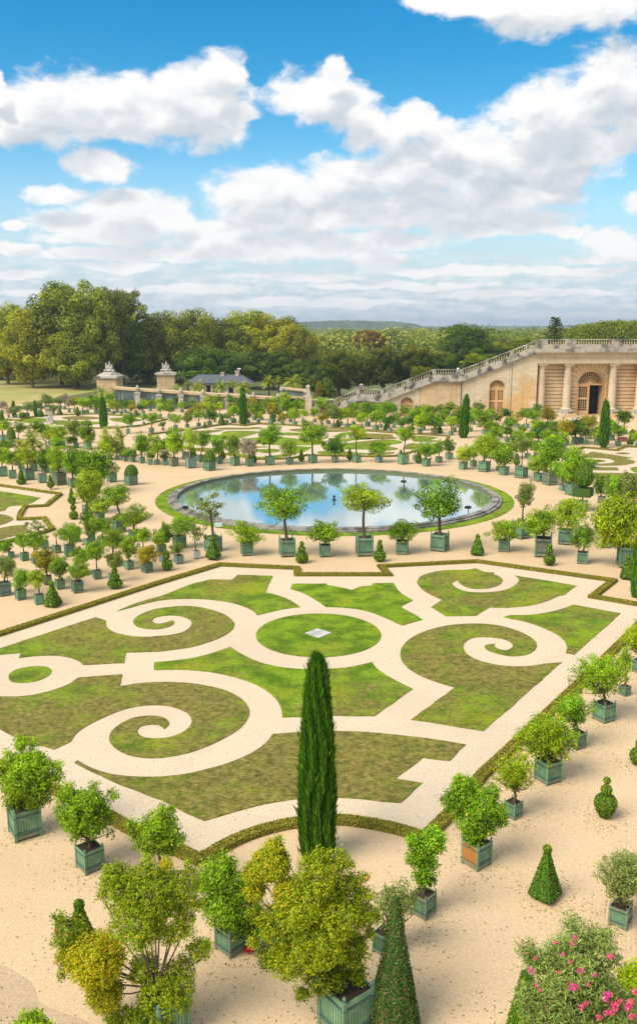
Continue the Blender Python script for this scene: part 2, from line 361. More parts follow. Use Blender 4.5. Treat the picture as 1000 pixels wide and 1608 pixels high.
gravel('sand', (.63,.44,.25), (.69,.515,.325), (.54,.35,.165), (.12,.09,.04))
gravel('path', (.63,.49,.335), (.69,.56,.41), (.53,.41,.27), (.18,.15,.08))
gravel('worn_sand', (.50,.36,.22), (.56,.42,.28), (.42,.29,.16), (.14,.1,.05))
def lawnmat():
    m = bpy.data.materials.new('lawn'); m.use_nodes = True; t = m.node_tree; b = t.nodes['Principled BSDF']
    b.inputs['Roughness'].default_value = .95; b.inputs['Specular IOR Level'].default_value = .1
    co = t.nodes.new('ShaderNodeTexCoord').outputs['Object']
    def nz(s, d, r=.55, sc=None, rot=0):
        src = co
        if sc:
            mp = t.nodes.new('ShaderNodeMapping'); mp.inputs['Scale'].default_value = sc; mp.inputs['Rotation'].default_value = (0, 0, rot); t.links.new(co, mp.inputs[0]); src = mp.outputs[0]
        n = N(t, 'ShaderNodeTexNoise', i_Scale=s, i_Detail=d, i_Roughness=r); t.links.new(src, n.inputs['Vector']); return n.outputs['Fac']
    oi = t.nodes.new('ShaderNodeObjectInfo'); dry = t.nodes.new('ShaderNodeSeparateColor'); t.links.new(oi.outputs['Color'], dry.inputs[0])
    g = mixc(t, smooth(t, nz(.8, 5), .35, .65), (.085,.16,.010), (.20,.305,.020))
    g = mixc(t, smooth(t, nz(.25, 3), .5, .7), g, (.25,.29,.02))
    br = mixc(t, smooth(t, nz(3, 5, .7), .3, .7), (.10,.085,.028), (.30,.225,.09))
    patch = M2(t, 'ADD', nz(.22, 7, .68), M2(t, 'MULTIPLY', M2(t, 'SUBTRACT', nz(1.6, 6, .75, (1, 3.0, 1), R(-35)), .5), .7))
    patch = M2(t, 'ADD', patch, M2(t, 'MULTIPLY', M2(t, 'SUBTRACT', dry.outputs[0], .5), .5))
    c = mixc(t, M2(t, 'MULTIPLY', smooth(t, patch, .42, .68), .88), g, br)
    fine = nz(5, 5, .85, (1, 2.6, 1), R(-30))
    c = mixc(t, .8, c, mixc(t, smooth(t, fine, .3, .7), (.10,.10,.08), (.95,.92,.62)), 'SOFT_LIGHT')
    c = mixc(t, M2(t, 'MULTIPLY', smooth(t, nz(30, 2, .8), .62, .75), .4), c, (.42,.36,.15))
    c = mixc(t, M2(t, 'MULTIPLY', smooth(t, nz(24, 2, .8), .60, .72), .6), c, (.05,.085,.01))
    t.links.new(c, b.inputs['Base Color'])
    bp = N(t, 'ShaderNodeBump', i_Strength=.8, i_Distance=.05); t.links.new(nz(18, 5, .8), bp.inputs['Height']); t.links.new(bp.outputs[0], b.inputs['Normal'])
    MATS['lawn'] = m
lawnmat()
def sheet(name, pts, z, m, label=None, kind='structure', thick=0):
    b = MB()
    if thick: b.prism([(p[0], p[1]) for p in pts], z-thick, z)
    else:
        vs = [(p[0], p[1], z) for p in pts]; tri = tessellate_polygon([[Vector((p[0], p[1], 0)) for p in pts]]); fs = []
        for t in tri:
            A, B_, C_ = [Vector(vs[i]) for i in t]
            fs.append(t if (B_-A).cross(C_-A).z > 0 else (t[0], t[2], t[1]))
        b.add(vs, fs)
    return b.build(name, MATS[m], label=label, kind=kind)
def curve_px(pts, sub=5, closed=True):
    """pixel outline with optional corner marks -> smooth ground outline"""
    P = [at(p[0], p[1]).to_2d() for p in pts]; C = [len(p) > 2 for p in pts]; n = len(P); out = []
    rng = range(n if closed else n-1)
    for i in rng:
        p1, p2 = P[i], P[(i+1) % n]
        p0 = P[i-1] if (closed or i > 0) and not C[i] else p1
        p3 = P[(i+2) % n] if (closed or i < n-2) and not C[(i+1) % n] else p2
        if C[i] and C[(i+1) % n]: out.append(p1); continue
        k = max(2, min(sub, int((p2-p1).length/.35)+1))
        for j in range(k):
            t = j/k; out.append(.5*((2*p1)+(p2-p0)*t+(2*p0-5*p1+4*p2-p3)*t*t+(3*p1-p0-3*p2+p3)*t**3))
    if not closed: out.append(P[-1])
    return out
def rough(pts, a=.035, step=.45):                # slightly uneven turf edge
    out = []; n = len(pts)
    for i in range(n):
        p, q = pts[i], pts[(i+1) % n]; d = (q-p).length; k = max(1, int(d/step)); nrm = Vector((-(q-p).y, (q-p).x))/(d+1e-6)
        for j in range(k):
            out.append(p+(q-p)*(j/k)+nrm*(random.uniform(-a, a) if j else 0))
    return out

b = MB(); b.add([(-9000,-200,-.02),(9000,-200,-.02),(9000,9000,-.02),(-9000,9000,-.02)], [(0,1,2,3)]); b.build('ground', MATS['land'], kind='structure')
sheet('gravel_court', [Vector((-95, -5)), Vector((95, -5)), Vector((110, 170)), Vector((-50, 196)), Vector((-100, 185))], .0, 'sand')
sheet('grass_field', [Vector((-180, 186)), Vector((-66, 186)), Vector((-52, 260)), Vector((-90, 330)), Vector((-320, 330))], .004, 'field_yellow')
# damp worn gravel, bottom left
sheet('worn_gravel', rough(curve_px([(-60,1500),(0,1515),(50,1545),(62,1575),(95,1590),(140,1608),(170,1660),(-60,1660)]), .09, .2), .004, 'worn_sand')

# parterres: pale path surface inside each hedge line
FRONT_HEDGE = [(-80,1176,1),(-40,1188,1),(85,1243,1),(177,1289,1),(207,1307,1),(312,1354,1),(323,1350,1),(365,1326),(414,1307),(467,1296),(528,1291.5),(573,1296),(623,1306),(653,1315),(667,1321,1),(712,1276,1),(757,1220,1),(815,1166,1),(877,1107,1),(950,1037,1),(1031,956,1),(1000,951,1),(930,939,1),(963,913.5,1),(750,883.5,1),(745,883.5,1),(598,891,1),(610,904,1),(467,904,1),(466,894,1),(345,888.5,1),(250,917,1),(0,998,1),(-80,1022,1)]
LEFT_HEDGE = [(-60,755,1),(0,763.5,1),(95,777,1),(72,795.5,1),(39,797,1),(32,808),(30,817,1),(70,815,1),(74,822),(83,832.5,1),(67,838,1),(13,852,1),(-60,868,1)]
REAR_HEDGE = [(234,683,1),(300,675,1),(355,666.5,1),(384,669,1),(405,666.2,1),(450,668,1),(500,671.5,1),(580,677.5,1),(625,681,1),(704,685.5,1),(700,694,1),(658,708,1),(620,717,1),(590,718,1),(500,716,1),(482,715.5,1),(455,721,1),(405,722,1),(357,714.5,1),(300,706,1),(240,694,1)]
RIGHT_HEDGE = [(916,703.5,1),(968,708,1),(982,702,1),(1040,704.5,1),(1060,755,1),(1000,752,1),(930,751,1),(880,742,1),(828,737,1)]
FAR_HEDGE = [(-30,659,1),(5,659,1),(30,661,1),(40,657,1),(75,652.5,1),(150,650.5,1),(200,654,1),(262,659,1),(225,668,1),(180,673,1),(60,673,1),(-30,672,1)]
for nm, hd, zz in (('parterre_path', FRONT_HEDGE, .004), ('parterre_path', LEFT_HEDGE, .004), ('parterre_path', REAR_HEDGE, .004), ('parterre_path', RIGHT_HEDGE, .004), ('parterre_path', FAR_HEDGE, .004)):
    sheet(nm, curve_px(hd), zz, 'path')
c = 1
LAWNS = [  # outline, dryness
 ([(184,960.5,c),(200,953),(215,947.5),(236,941),(250,937.5,c),(269,930.5),(300,918),(331,910.5,c),(364,911,c),(373,903,c),(428,905,c),(417,931,c),(436,935.5),(455,943),(472,954,c),(450,956.5),(430,960.5),(404,967,c),(398,960.5),(385,954),(365,947.5),(340,943.5),(315,941.3),(285,941),(255,943),(230,948),(205,955)], .5),
 ([(-60,1036,c),(0,1019,c),(150,970,c),(166,975,c),(167,984),(173,990),(182,994.5),(205,999.5),(228,1001),(250,999.5),(270,997.5),(285,994),(297,987),(301,978),(295,972),(282,968),(265,967),(250,968.8),(243,971),(239,975),(242,979),(250,980.4),(262,978),(270,975),(274,977,c),(272,981),(265,985),(250,988.5),(232,988.5),(217,985.5),(209.5,978.5),(211.5,972),(222,965),(236,959.5),(250,956),(285,952.3),(315,954.5),(345,962.5),(360,970.5),(368,980),(364,990),(350,1000),(325,1010),(295,1018),(250,1024,c),(198,1025.5,c),(195,1042,c),(131,1045,c),(122,1038),(105,1032.5),(85,1030.3),(55,1031),(30,1034,c),(33,1026,c),(0,1029,c),(-60,1034,c)], .68),
 ([(13.5,1062),(16,1070),(28,1073),(45,1072.5),(62,1069),(76,1062),(81,1055),(76,1049),(62,1047),(45,1048),(27,1052),(17,1057)], .45),
 ([(-60,1090,c),(0,1094.5,c),(25,1095),(50,1092.5),(75,1087),(97,1080),(110,1074),(123,1065,c),(192,1060,c),(188,1079,c),(210,1075),(235,1072.5),(265,1072),(300,1074),(340,1081),(365,1090),(382,1101),(391,1115),(389,1129),(375,1146),(345,1164),(310,1179),(285,1186),(250,1191.5),(220,1190.5),(200,1186),(184,1178),(173,1167),(172,1156),(180,1144.5),(195,1134.5),(212,1127.5),(235,1125),(250,1126.2),(258,1128.5),(264,1133),(265,1139.5),(258,1146,c),(250,1139.5),(233,1139.3),(220,1142.5),(215.5,1149.5),(220,1156),(231,1160),(250,1160.8),(267,1158.5),(285,1152),(298,1142),(301,1132),(296,1122.5),(283,1115),(265,1110),(250,1108.3),(225,1109),(195,1115),(162,1128),(133,1143),(118,1155),(111,1166,c),(85,1178,c),(42,1167,c),(0,1146,c),(-60,1118,c)], .8),
 ([(242,1053,c),(242,1041,c),(270,1038.5),(300,1034.5),(330,1027.5),(362,1016.5,c),(370,1022.5),(385,1031),(405,1040),(430,1046.5),(455,1050.3),(482,1052),(511,1051.5),(545,1049),(568,1044.5),(584,1040.5,c),(590,1049),(605,1060.5),(625,1071.5),(648,1083,c),(588,1125.5,c),(550,1125.5),(512,1124.7),(475,1126.5),(443,1127.5,c),(442,1115),(435,1100.5),(420,1086.5),(395,1073),(365,1063.5),(335,1057),(300,1053.3),(270,1052.5)], .48),
 ([(500+98*math.cos(a*PI/24), 998.6+34.3*math.sin(a*PI/24)) for a in range(48)], .30),
 ([(459,917.3,c),(456,925.5,c),(470,929.5),(485,936.5),(500,945.5),(512,954,c),(530,954.2),(560,957),(585,963),(605,971),(620,978),(632,983,c),(663,974,c),(655,968),(642,961),(629,954,c),(648,943,c),(632,934),(624,926),(618,916,c),(585,916.8,c),(584,920,c),(565,922),(552,927.3,c),(535,923),(514,919.5,c),(512,917,c)], .25),
 ([(655,913),(662,905),(680,899),(700,896),(722,895.6),(737,895),(745,893,c),(750,894,c),(762,899),(776,899.5,c),(774,902,c),(785,906.5),(789,912),(785,918),(772,923.5),(755,925.3),(740,924.7),(728,920.5),(721,915.5),(719,912,c),(711.5,914.5),(711,919.5),(722,926.5),(737,930.3),(760,931),(785,928.8),(803,923),(813,915),(814,909),(808,904.5,c),(850,911),(905,920.5,c),(885,935.5,c),(879,935.5,c),(860,944),(835,951),(810,954),(790,955),(768,954.5,c),(748,967.5,c),(725,968),(700,968.3,c),(690,962),(677,954,c),(694,942.5,c),(680,936.5),(665,927.5),(657,919.5)], .6),
 ([(791,970,c),(800,967),(830,966.5),(860,962.5),(880,957.5),(900,950.3,c),(974,964,c),(902,1029,c),(888,1026.3,c),(890,1018),(887,1008.5),(875,997.5),(850,985.5),(825,977),(805,973)], .5),
 ([(632,1015.5),(645,1003),(665,993),(690,985.5),(715,981.5),(750,980),(780,982.5),(805,988.7),(825,997),(839,1006.5),(842.5,1015),(838,1023),(825,1029.5),(805,1031.5),(785,1028.5),(767,1022.5),(760.5,1016.5),(765,1012.8),(777,1012,c),(776,1015.5),(784,1020.5),(796,1022),(804.5,1017),(804,1011.5),(795,1006),(775,1002),(752,1001.2),(738,1004),(729,1011),(727.5,1019),(733,1028),(745,1035.5),(755,1039),(770,1043),(795,1047),(830,1047),(855,1043.3),(882,1041,c),(759,1149,c),(720,1143),(680,1136),(645,1131.3,c),(714,1080.5,c),(695,1075),(670,1066.5),(650,1056.5),(635,1044.5),(628.5,1030)], .72),
 ([(117,1199,c),(122,1195,c),(135,1203),(158,1212.5),(185,1218.5),(215,1221),(250,1221),(290,1217),(325,1209),(357,1200),(385,1188.5),(405,1177.5),(420,1165),(428,1154,c),(470,1151),(517,1149.3),(567,1150.3),(620,1155),(680,1162),(731,1170.5,c),(706,1196,c),(664,1191,c),(621,1224,c),(663,1231,c),(629,1262,c),(600,1260),(573,1256.5),(524,1253.5),(471,1255.5),(414,1264.5),(370,1276),(321,1290.5,c),(295,1279.5,c),(255,1258.5,c),(192,1235,c),(160,1220,c)], .80),
 # left parterre
 ([(-60,768,c),(0,771.5,c),(30,776),(64,782,c),(50,790,c),(38,794,c),(15,795.5),(8,802,c),(0,803.5,c),(-60,804,c)], .6),
 ([(-60,802,c),(0,808),(13,810.5),(21,815.5),(14,820),(0,825),(-60,840,c)], .95),
 ([(-60,838,c),(0,829.5),(20,826),(40,824.5,c),(43,831),(52,836,c),(22,842,c),(0,847,c),(-60,860,c)], .8),
 # rear parterre
 ([(336,673.2),(355,671.3),(384,671.6),(405,670.6),(411,673),(390,674.3),(350,674.4)], .8),
 ([(303,678),(320,675.8),(345,675.2),(351,676.2),(335,679),(318,680)], .7),
 ([(352,677.8),(375,676.6),(402,677.2),(404.5,679.5),(393,683.5),(380,687),(365,690),(338,688.5),(318,684.5),(325,682),(345,683)], .35),
 ([(382,690),(405,686.8),(440,686.3),(470,689),(508,692),(510,696),(500,698.5),(462,699.3),(435,699),(405,697),(390,692.5)], .3),
 ([(402,701),(420,701),(422,702.2),(405,703)], .4),
 ([(400,706.5),(420,704.8),(435,705.2),(440,708),(430,710.8),(413,711.2)], .35),
 ([(300,704),(325,703),(345,706),(350,711,c),(330,709),(306,706.5)], .5),
 ([(355,711),(372,711.3),(390,714),(408,717.2),(440,713.8),(450,712,c),(450,717,c),(410,720),(370,716.5)], .45),
 ([(468,701),(488,702),(486,705),(478,709.5),(468,712),(455,712),(462,706)], .35),
 ([(525,684.5),(538,679.3),(551,678.5),(553,681,c),(543,683.8),(545,687,c),(527,686.5)], .2),
 ([(517,688.3),(545,688.2),(582,687.6),(580,690),(560,691),(537,693.5),(521,692)], .4),
 ([(505,702),(507,698.5),(537,696.5),(560,694),(590,691),(617,690.5),(632,695),(610,699),(590,701.5),(582,706),(554,705.6),(535,706.3),(512,706)], .5),
 ([(500,709),(530,708),(557,710),(590,713),(545,714.3),(505,713)], .5),
 ([(555,686),(560,681.5),(580,680.7),(614,682.2),(616,685,c),(623,688.8),(595,689.8),(575,689)], .9),
 ([(646,684.7),(670,685),(690,687,c),(676,690.5,c),(698,693),(670,693.5),(649,692.8)], .6),
 ([(600,701),(617,702.2),(626,705),(617,707),(597,708),(582,704)], .5),
 ([(580,712),(600,710),(620,710),(610,713.8),(580,715)], .6),
 ([(637,699.5),(643,696.5),(668,698),(664,702),(646,705.2),(632,705)], .9),
 ([(455,674),(485,673),(540,675.3),(545,677.5),(500,678.5),(463,677)], .9),
 ([(430,680.5),(455,679),(490,681.5),(470,684),(440,683)], .35),
 # right parterre
 ([(905,718),(919,714),(930,709.5),(947,712),(965,714.5),(995,719,c),(983,720.3,c),(995,723.5),(996,727),(979,730.5),(951,731.5),(920,729)], .8),
 ([(966,712),(978,710.3),(989.5,712),(979,713.5)], .9),
 ([(918,733.5,c),(969,734,c),(972,739,c),(925,738.5,c)], .65),
 ([(989.5,736),(1000,733),(1040,732,c),(1040,744,c),(1000,742.5)], .6),
 ([(925,742,c),(990,743,c),(1040,745,c),(1040,749,c),(930,747.5,c)], .6),
 ([(842,733),(858,727),(884,726),(890,730),(868,733.5)], .5),
 # far left parterre
 ([(24,658.8),(50,656.2),(72,657.3),(74,662),(60,664),(40,664),(27,661.5)], .3),
 ([(82,660),(110,660.5),(140,661.5),(165,664),(140,667),(100,667.5),(84,665)], .55),
 ([(98,655.3),(120,653.4),(150,654.5),(158,657),(135,659),(105,658.5)], .9),
 ([(40,668),(60,666.3),(78,667),(70,670.5),(45,671)], .6),
 ([(172,657),(195,655.8),(225,659),(205,663),(180,661.5)], .6),
]
for i, (pts, dry) in enumerate(LAWNS):
    far = pts[0][1] < 760
    o = sheet('lawn', rough(curve_px(pts), .0 if far else .03), .035 if not far else .02, 'lawn', thick=.0 if far else .034)
    o.color = (dry, 0, 0, 1)
# white spiral on the right parterre and its green tongue
sheet('spiral_path', curve_px([(916,720),(930,719.5),(947,720),(958,721.5),(964,724.5),(959,727),(938,728.3),(918,727.5)]), .024, 'path')
o = sheet('lawn', curve_px([(916,722.5),(938,721.5),(951,723.8),(946,725.8),(930,726),(916,725.8)]), .028, 'lawn'); o.color = (.8, 0, 0, 1)

# ---------------- pond ----------------
yn, yf = at(524, 837).y, at(524, 738.5).y; PR = (yf-yn)/2; PC = Vector((0, (yn+yf)/2)); PC.x = at(524.5, 787).x*PC.y/at(524.5, 787).y
def ring(r0, r1, z, n=128, z1=None):
    b = MB(); vs = []; fs = []
    for k in range(n):
        a = 2*PI*k/n
        for r, zz in ((r0, z), (r1, z if z1 is None else z1)): vs.append((PC.x+r*math.cos(a), PC.y+r*math.sin(a), zz))
    for k in range(n):
        k2 = (k+1) % n; fs.append((2*k, 2*k+1, 2*k2+1, 2*k2))
    return b.add(vs, fs)
o = ring(PR-.1, PR*1.072, .02).build('lawn', MATS['lawn'], kind='structure'); o.color = (.36, 0, 0, 1)
w = bpy.data.materials.new('water'); w.use_nodes = True; t = w.node_tree; bs = t.nodes['Principled BSDF']
bs.inputs['Base Color'].default_value = (.22,.32,.27,1); bs.inputs['Roughness'].default_value = .25; bs.inputs['IOR'].default_value = 1.33
gw_ = N(t, 'ShaderNodeBsdfGlossy', i_Roughness=.012); gw_.inputs[0].default_value = (.93,.97,.95,1); mw = t.nodes.new('ShaderNodeMixShader'); mw.inputs[0].default_value = .74
t.links.new(bs.outputs[0], mw.inputs[1]); t.links.new(gw_.outputs[0], mw.inputs[2]); t.links.new(mw.outputs[0], t.nodes['Material Output'].inputs[0])
co = t.nodes.new('ShaderNodeTexCoord').outputs['Object']
mp = t.nodes.new('ShaderNodeMapping'); mp.inputs['Scale'].default_value = (1, 2.2, 1); t.links.new(co, mp.inputs[0])
n = N(t, 'ShaderNodeTexNoise', i_Scale=1.6, i_Detail=3); t.links.new(mp.outputs[0], n.inputs['Vector'])
bp = N(t, 'ShaderNodeBump', i_Strength=.035, i_Distance=.05); t.links.new(n.outputs['Fac'], bp.inputs['Height']); t.links.new(bp.outputs[0], bs.inputs['Normal']); t.links.new(bp.outputs[0], gw_.inputs['Normal'])
MATS['water'] = w
b = MB(); b.add([(PC.x+(PR-.8)*math.cos(2*PI*k/96), PC.y+(PR-.8)*math.sin(2*PI*k/96), .03) for k in range(96)], [tuple(range(96))]); b.build('pond_water', w, kind='structure')
# stone rim as blocks: outer step, broad coping, inner wall
root = empty('pond_rim', (PC.x, PC.y, 0), label='weathered grey stone kerb ring around the round pond', cat='stone kerb')
def arcblocks(r0, r1, z0, z1, n, name, m, gap=.004):
    b = MB()
    for k in range(n):
        dz = random.uniform(-.012, .012)
        ks = 4
        for j in range(ks):
            a0 = 2*PI*(k+j/ks+(gap if j == 0 else 0)*2)/n; a1 = 2*PI*(k+(j+1)/ks-(gap*2 if j == ks-1 else 0))/n
            q = [(r0,a0),(r1,a0),(r1,a1),(r0,a1)]
            b.hexa([(r*math.cos(a), r*math.sin(a), z0) for r, a in q]+[(r*math.cos(a), r*math.sin(a), z1+dz) for r, a in q])
    return b.build(name, m, root)
rimm = mat('rim_stone', (.30,.28,.245), .9, .2, 3, bump=.6, bscale=9, col2=(.12,.115,.10), c2scale=.9, c2t=(.44,.6), detail=8)
arcblocks(PR-.9, PR-.3, -.1, .30, 62, 'coping', rimm); arcblocks(PR-.3, PR-.02, -.1, .17, 60, 'outer_step', rimm)
mat('wet_stone', (.10,.115,.05), .7, .2, 3)
b = MB(); vs = []; 
for k in range(96):
    a = 2*PI*k/96; vs += [((PR-.905)*math.cos(a), (PR-.905)*math.sin(a), -.2), ((PR-.905)*math.cos(a), (PR-.905)*math.sin(a), .27)]
b.add(vs, [(2*k, 2*k+1, 2*((k+1) % 96)+1, 2*((k+1) % 96)) for k in range(96)]); b.build('inner_wall', MATS['wet_stone'], root)
# fountain nozzle, floodlights, lawn notice, slab
p = at(524.5, 786); b = MB(); b.lathe([(.16,0),(.16,.12),(.06,.16),(.06,.30),(.14,.33),(.14,.44),(.05,.46)], (0,0,.0), 10).build('fountain_nozzle', MATS['black_metal'], None, (p.x, p.y, .03), label='small dark fountain nozzle in the middle of the pond', cat='fountain')
for (px, py, lab) in ((292,806,'small black floodlight at the left edge of the pond'),(735,806,'small black floodlight at the right edge of the pond'),(634,764,'small black floodlight at the far edge of the pond')):
    p = at(px, py); r_ = empty('floodlight', (p.x, p.y, .03), label=lab, cat='floodlight', group='floodlights round the pond')
    MB().lathe([(.04,0),(.04,.42)], n=6).build('pole', MATS['black_metal'], r_)
    MB().box(-.32,.25,-.14,.16,.40,.62,.85).build('lamp_head', MATS['black_metal'], r_)
p = at(343, 829.5); r_ = empty('lawn_notice', (p.x, p.y, .02), label='small pale blue notice board standing on the pond verge', cat='sign')
MB().box(-.3,.3,-.015,.015,.10,.46).build('board', MATS['sign_white'], r_)
MB().box(-.24,-.2,-.01,.01,0,.10).build('stake', MATS['black_metal'], r_); MB().box(.2,.24,-.01,.01,0,.10).build('stake', MATS['black_metal'], r_)
sl = sheet('stone_slab', [at(*q).to_2d() for q in ((479,996),(498,988.5),(520,995.5),(501,1003.5))], .07, 'slab', thick=.06, kind=None)
tag(sl, 'pale square stone slab set in the round central lawn', 'stone slab')
# ---------------- orangery and its stairs ----------------
FY = 165.0
def fz(px, py, Y=FY): return atY(px, py, Y).z
def fx(px, Y=FY, py=600): return atY(px, py, Y).x
Z_BAL, Z_CORN, Z_ENT = fz(900, 532), fz(900, 548), fz(900, 570.5)
XC = fx(842)
ob = empty('orangery', (XC, FY, 0), label='long stone orangery front with columns, arched doors and roof balustrade at right', cat='building')
def B(mb, name, m, parent=ob, **kw):          # world coordinates under a parent at its base
    px = parent
    off = Vector((0,0,0)); q = parent
    while q: off += q.location; q = q.parent
    mb.v = [(v[0]-off.x, v[1]-off.y, v[2]-off.z) for v in mb.v]
    return mb.build(name, MATS[m], parent, **kw)
XR = fx(1110)
def course_wall(segs, z0, z1, y, m, name, h=.66, g=.13, arches=(), depth=.6, parent=ob):
    """horizontal banded courses with real joints; arches = (cx, r, zs, ring)"""
    mb = MB(); z = z0
    while z < z1-.05:
        zt = min(z+h-g, z1)
        for x0, x1 in segs:
            cuts = [(x0, x0, x1, x1)]
            for (cx, r, zs, rg) in arches:
                if cx < x0 or cx > x1: continue
                R_ = lambda zz: (r if zz <= zs else None)
                def hw(zz):
                    if zz <= zs: return r
                    q = (r+rg)**2-(zz-zs)**2
                    return math.sqrt(q) if q > 0 else 0
                a, b_ = hw(z), hw(zt)
                if z <= zs < zt: a = r; b_ = r
                if a > 0 or b_ > 0:
                    l, rr = cuts.pop(), None
                    cuts.append((l[0], l[1], cx-a, cx-b_)); cuts.append((cx+a, cx+b_, l[2], l[3]))
            for (a0, a1, b0, b1) in cuts:
                if b0-a0 < .05 and b1-a1 < .05: continue
                mb.hexa([(a0,y,z),(b0,y,z),(b0,y+depth,z),(a0,y+depth,z),(a1,y,zt),(b1,y,zt),(b1,y+depth,zt),(a1,y+depth,zt)])
        z += h
    return B(mb, name, m, parent)
def arch_ring(cx, r, zs, rg, y, m, parent, name='archivolt', n=13, depth=.6):
    mb = MB()
    for k in range(n):
        a0 = PI*(k+.04)/n; a1 = PI*(k+.96)/n
        q = [(r,a0),(r+rg*(1.0 if k % 2 else 1.0),a0),(r+rg,a1),(r,a1)]
        P0 = [(cx+rr*math.cos(a), y, zs+rr*math.sin(a)) for rr, a in q]; P1 = [(p[0], y+depth, p[2]) for p in P0]
        mb.hexa(P0+P1)
    return B(mb, name, m, parent)
def holed_wall(x0, x1, zf, y, arches, m, name, parent, depth=1.0, step=1.2):
    """smooth wall with top profile zf(x) and arched openings"""
    mb = MB(); xs = {x0, x1}
    x = x0
    while x < x1: xs.add(x); x += step
    for (cx, r, zs) in arches:
        for k in range(13): xs.add(cx-r*math.cos(PI*k/12))
    xs = sorted(xs)
    for a, b_ in zip(xs[:-1], xs[1:]):
        if b_-a < 1e-4: continue
        lo = [0, 0]; mid = (a+b_)/2
        for (cx, r, zs) in arches:
            if abs(mid-cx) < r: lo = [zs+math.sqrt(max(0, r*r-(q-cx)**2)) for q in (a, b_)]
        if zf(a) <= lo[0] or zf(b_) <= lo[1]: continue
        mb.hexa([(a,y,lo[0]),(b_,y,lo[1]),(b_,y+depth,lo[1]),(a,y+depth,lo[0]),(a,y,zf(a)),(b_,y,zf(b_)),(b_,y+depth,zf(b_)),(a,y+depth,zf(a))])
    return B(mb, name, m, parent)
def arched_door(cx, r, zs, y, parent, open_leaf=False, rows=2, cols=4):
    """wooden joinery: frame, lunette with radial grille, two leaves with small panes"""
    d = empty('arched_door', Vector((cx, y, 0))-sumloc(parent)); d.parent = parent
    mb = MB(); pd = 3.0 if open_leaf else .09; mb.box(cx-r-.1, cx+r+.1, y+pd, y+pd+.05, 0, zs+r+.1); B(mb, 'dark_pane_backing', 'dark_inside', d)  # near-black sheet: dark glass; behind an open leaf it paints interior darkness
    mb = MB(); t = .10*r/1.5+.06
    mb.box(cx-r, cx+r, y-.06, y+.06, zs-.22, zs+.10)
    n = 24
    def arc(r0, r1, a0=0, a1=PI):
        for k in range(n):
            b0 = a0+(a1-a0)*k/n; b1 = a0+(a1-a0)*(k+1)/n; q = [(r0,b0),(r1,b0),(r1,b1),(r0,b1)]
            P0 = [(cx+rr*math.cos(a), y-.05, zs+rr*math.sin(a)) for rr, a in q]; mb.hexa(P0+[(p[0], y+.05, p[2]) for p in P0])
    arc(r*.90, r); arc(0.001, r*.20)
    for f in (.40, .58, .75): arc(r*f-.035, r*f+.035)
    for k in range(1, 14):
        a = PI*k/14; u = Vector((math.cos(a), 0, math.sin(a))); w_ = Vector((-math.sin(a), 0, math.cos(a)))*.035; c0 = Vector((cx, y, zs)); o_ = Vector((0, .045, 0))
        p0, p1 = c0+u*r*.2, c0+u*r*.9
        mb.hexa([p0-w_-o_, p0+w_-o_, p0+w_+o_, p0-w_+o_, p1-w_-o_, p1+w_-o_, p1+w_+o_, p1-w_+o_])
    B(mb, 'lunette', 'joinery', d)
    hz = zs-.22
    for s in (-1, 1):
        if s == 1 and open_leaf: continue
        mb = MB(); x0, x1 = (cx-r, cx-.015) if s < 0 else (cx+.015, cx+r); w_ = x1-x0; st = .17*w_
        mb.box(x0, x0+st, y-.05, y+.05, 0, hz); mb.box(x1-st, x1, y-.05, y+.05, 0, hz)
        zz = [0, hz*.13, hz*.55, hz*.63, hz-.05]
        mb.box(x0+st, x1-st, y-.05, y+.05, 0, hz*.15); mb.box(x0+st, x1-st, y-.05, y+.05, hz*.52, hz*.60); mb.box(x0+st, x1-st, y-.05, y+.05, hz*.95, hz)
        for (za, zb) in ((hz*.15, hz*.52), (hz*.60, hz*.95)):
            for i in range(1, cols): xx = x0+st+(w_-2*st)*i/cols; mb.box(xx-.04, xx+.04, y-.035, y+.035, za, zb)
            for i in range(1, 5): z_ = za+(zb-za)*i/5; mb.box(x0+st, x1-st, y-.03, y+.03, z_-.04, z_+.04)
        B(mb, 'door_leaf', 'joinery', d)
    if open_leaf:   # right leaf swung inwards
        mb = MB(); mb.box(cx+r-.06, cx+r, y, y+r*.9, 0, hz); B(mb, 'door_leaf', 'joinery', d)
    return d
def sumloc(q):
    off = Vector((0,0,0))
    while q: off += q.location; q = q.parent
    return off
DX, DR = fx(926.5, FY+2.3, 620), 20.5/ppm(FY+2.3, 6); DZ = fz(926, 603, FY+2.3)
mb = MB()
course_wall([(XC+.1, XR)], 0, Z_ENT, FY+1.7, 'stone_warm', 'banded_wall', arches=[(DX, DR+.35, DZ, 1.75)])
arch_ring(DX, DR+.35, DZ, 1.72, FY+1.68, 'stone_warm', ob, n=15)
mb = MB()
for (x0, x1) in ((XC+.1, DX-DR-.37), (DX+DR+.37, XR)): mb.box(x0, x1, FY+1.98, FY+2.6, 0, Z_ENT)
B(mb, 'wall_core', 'stone_pale')
holed_wall(DX-DR-.36, DX+DR+.36, lambda x: Z_ENT, FY+1.98, [(DX, DR, DZ)], 'stone_warm', 'door_recess', ob, 1.0, .6)
arched_door(DX, DR, DZ, FY+2.9, ob, open_leaf=True)
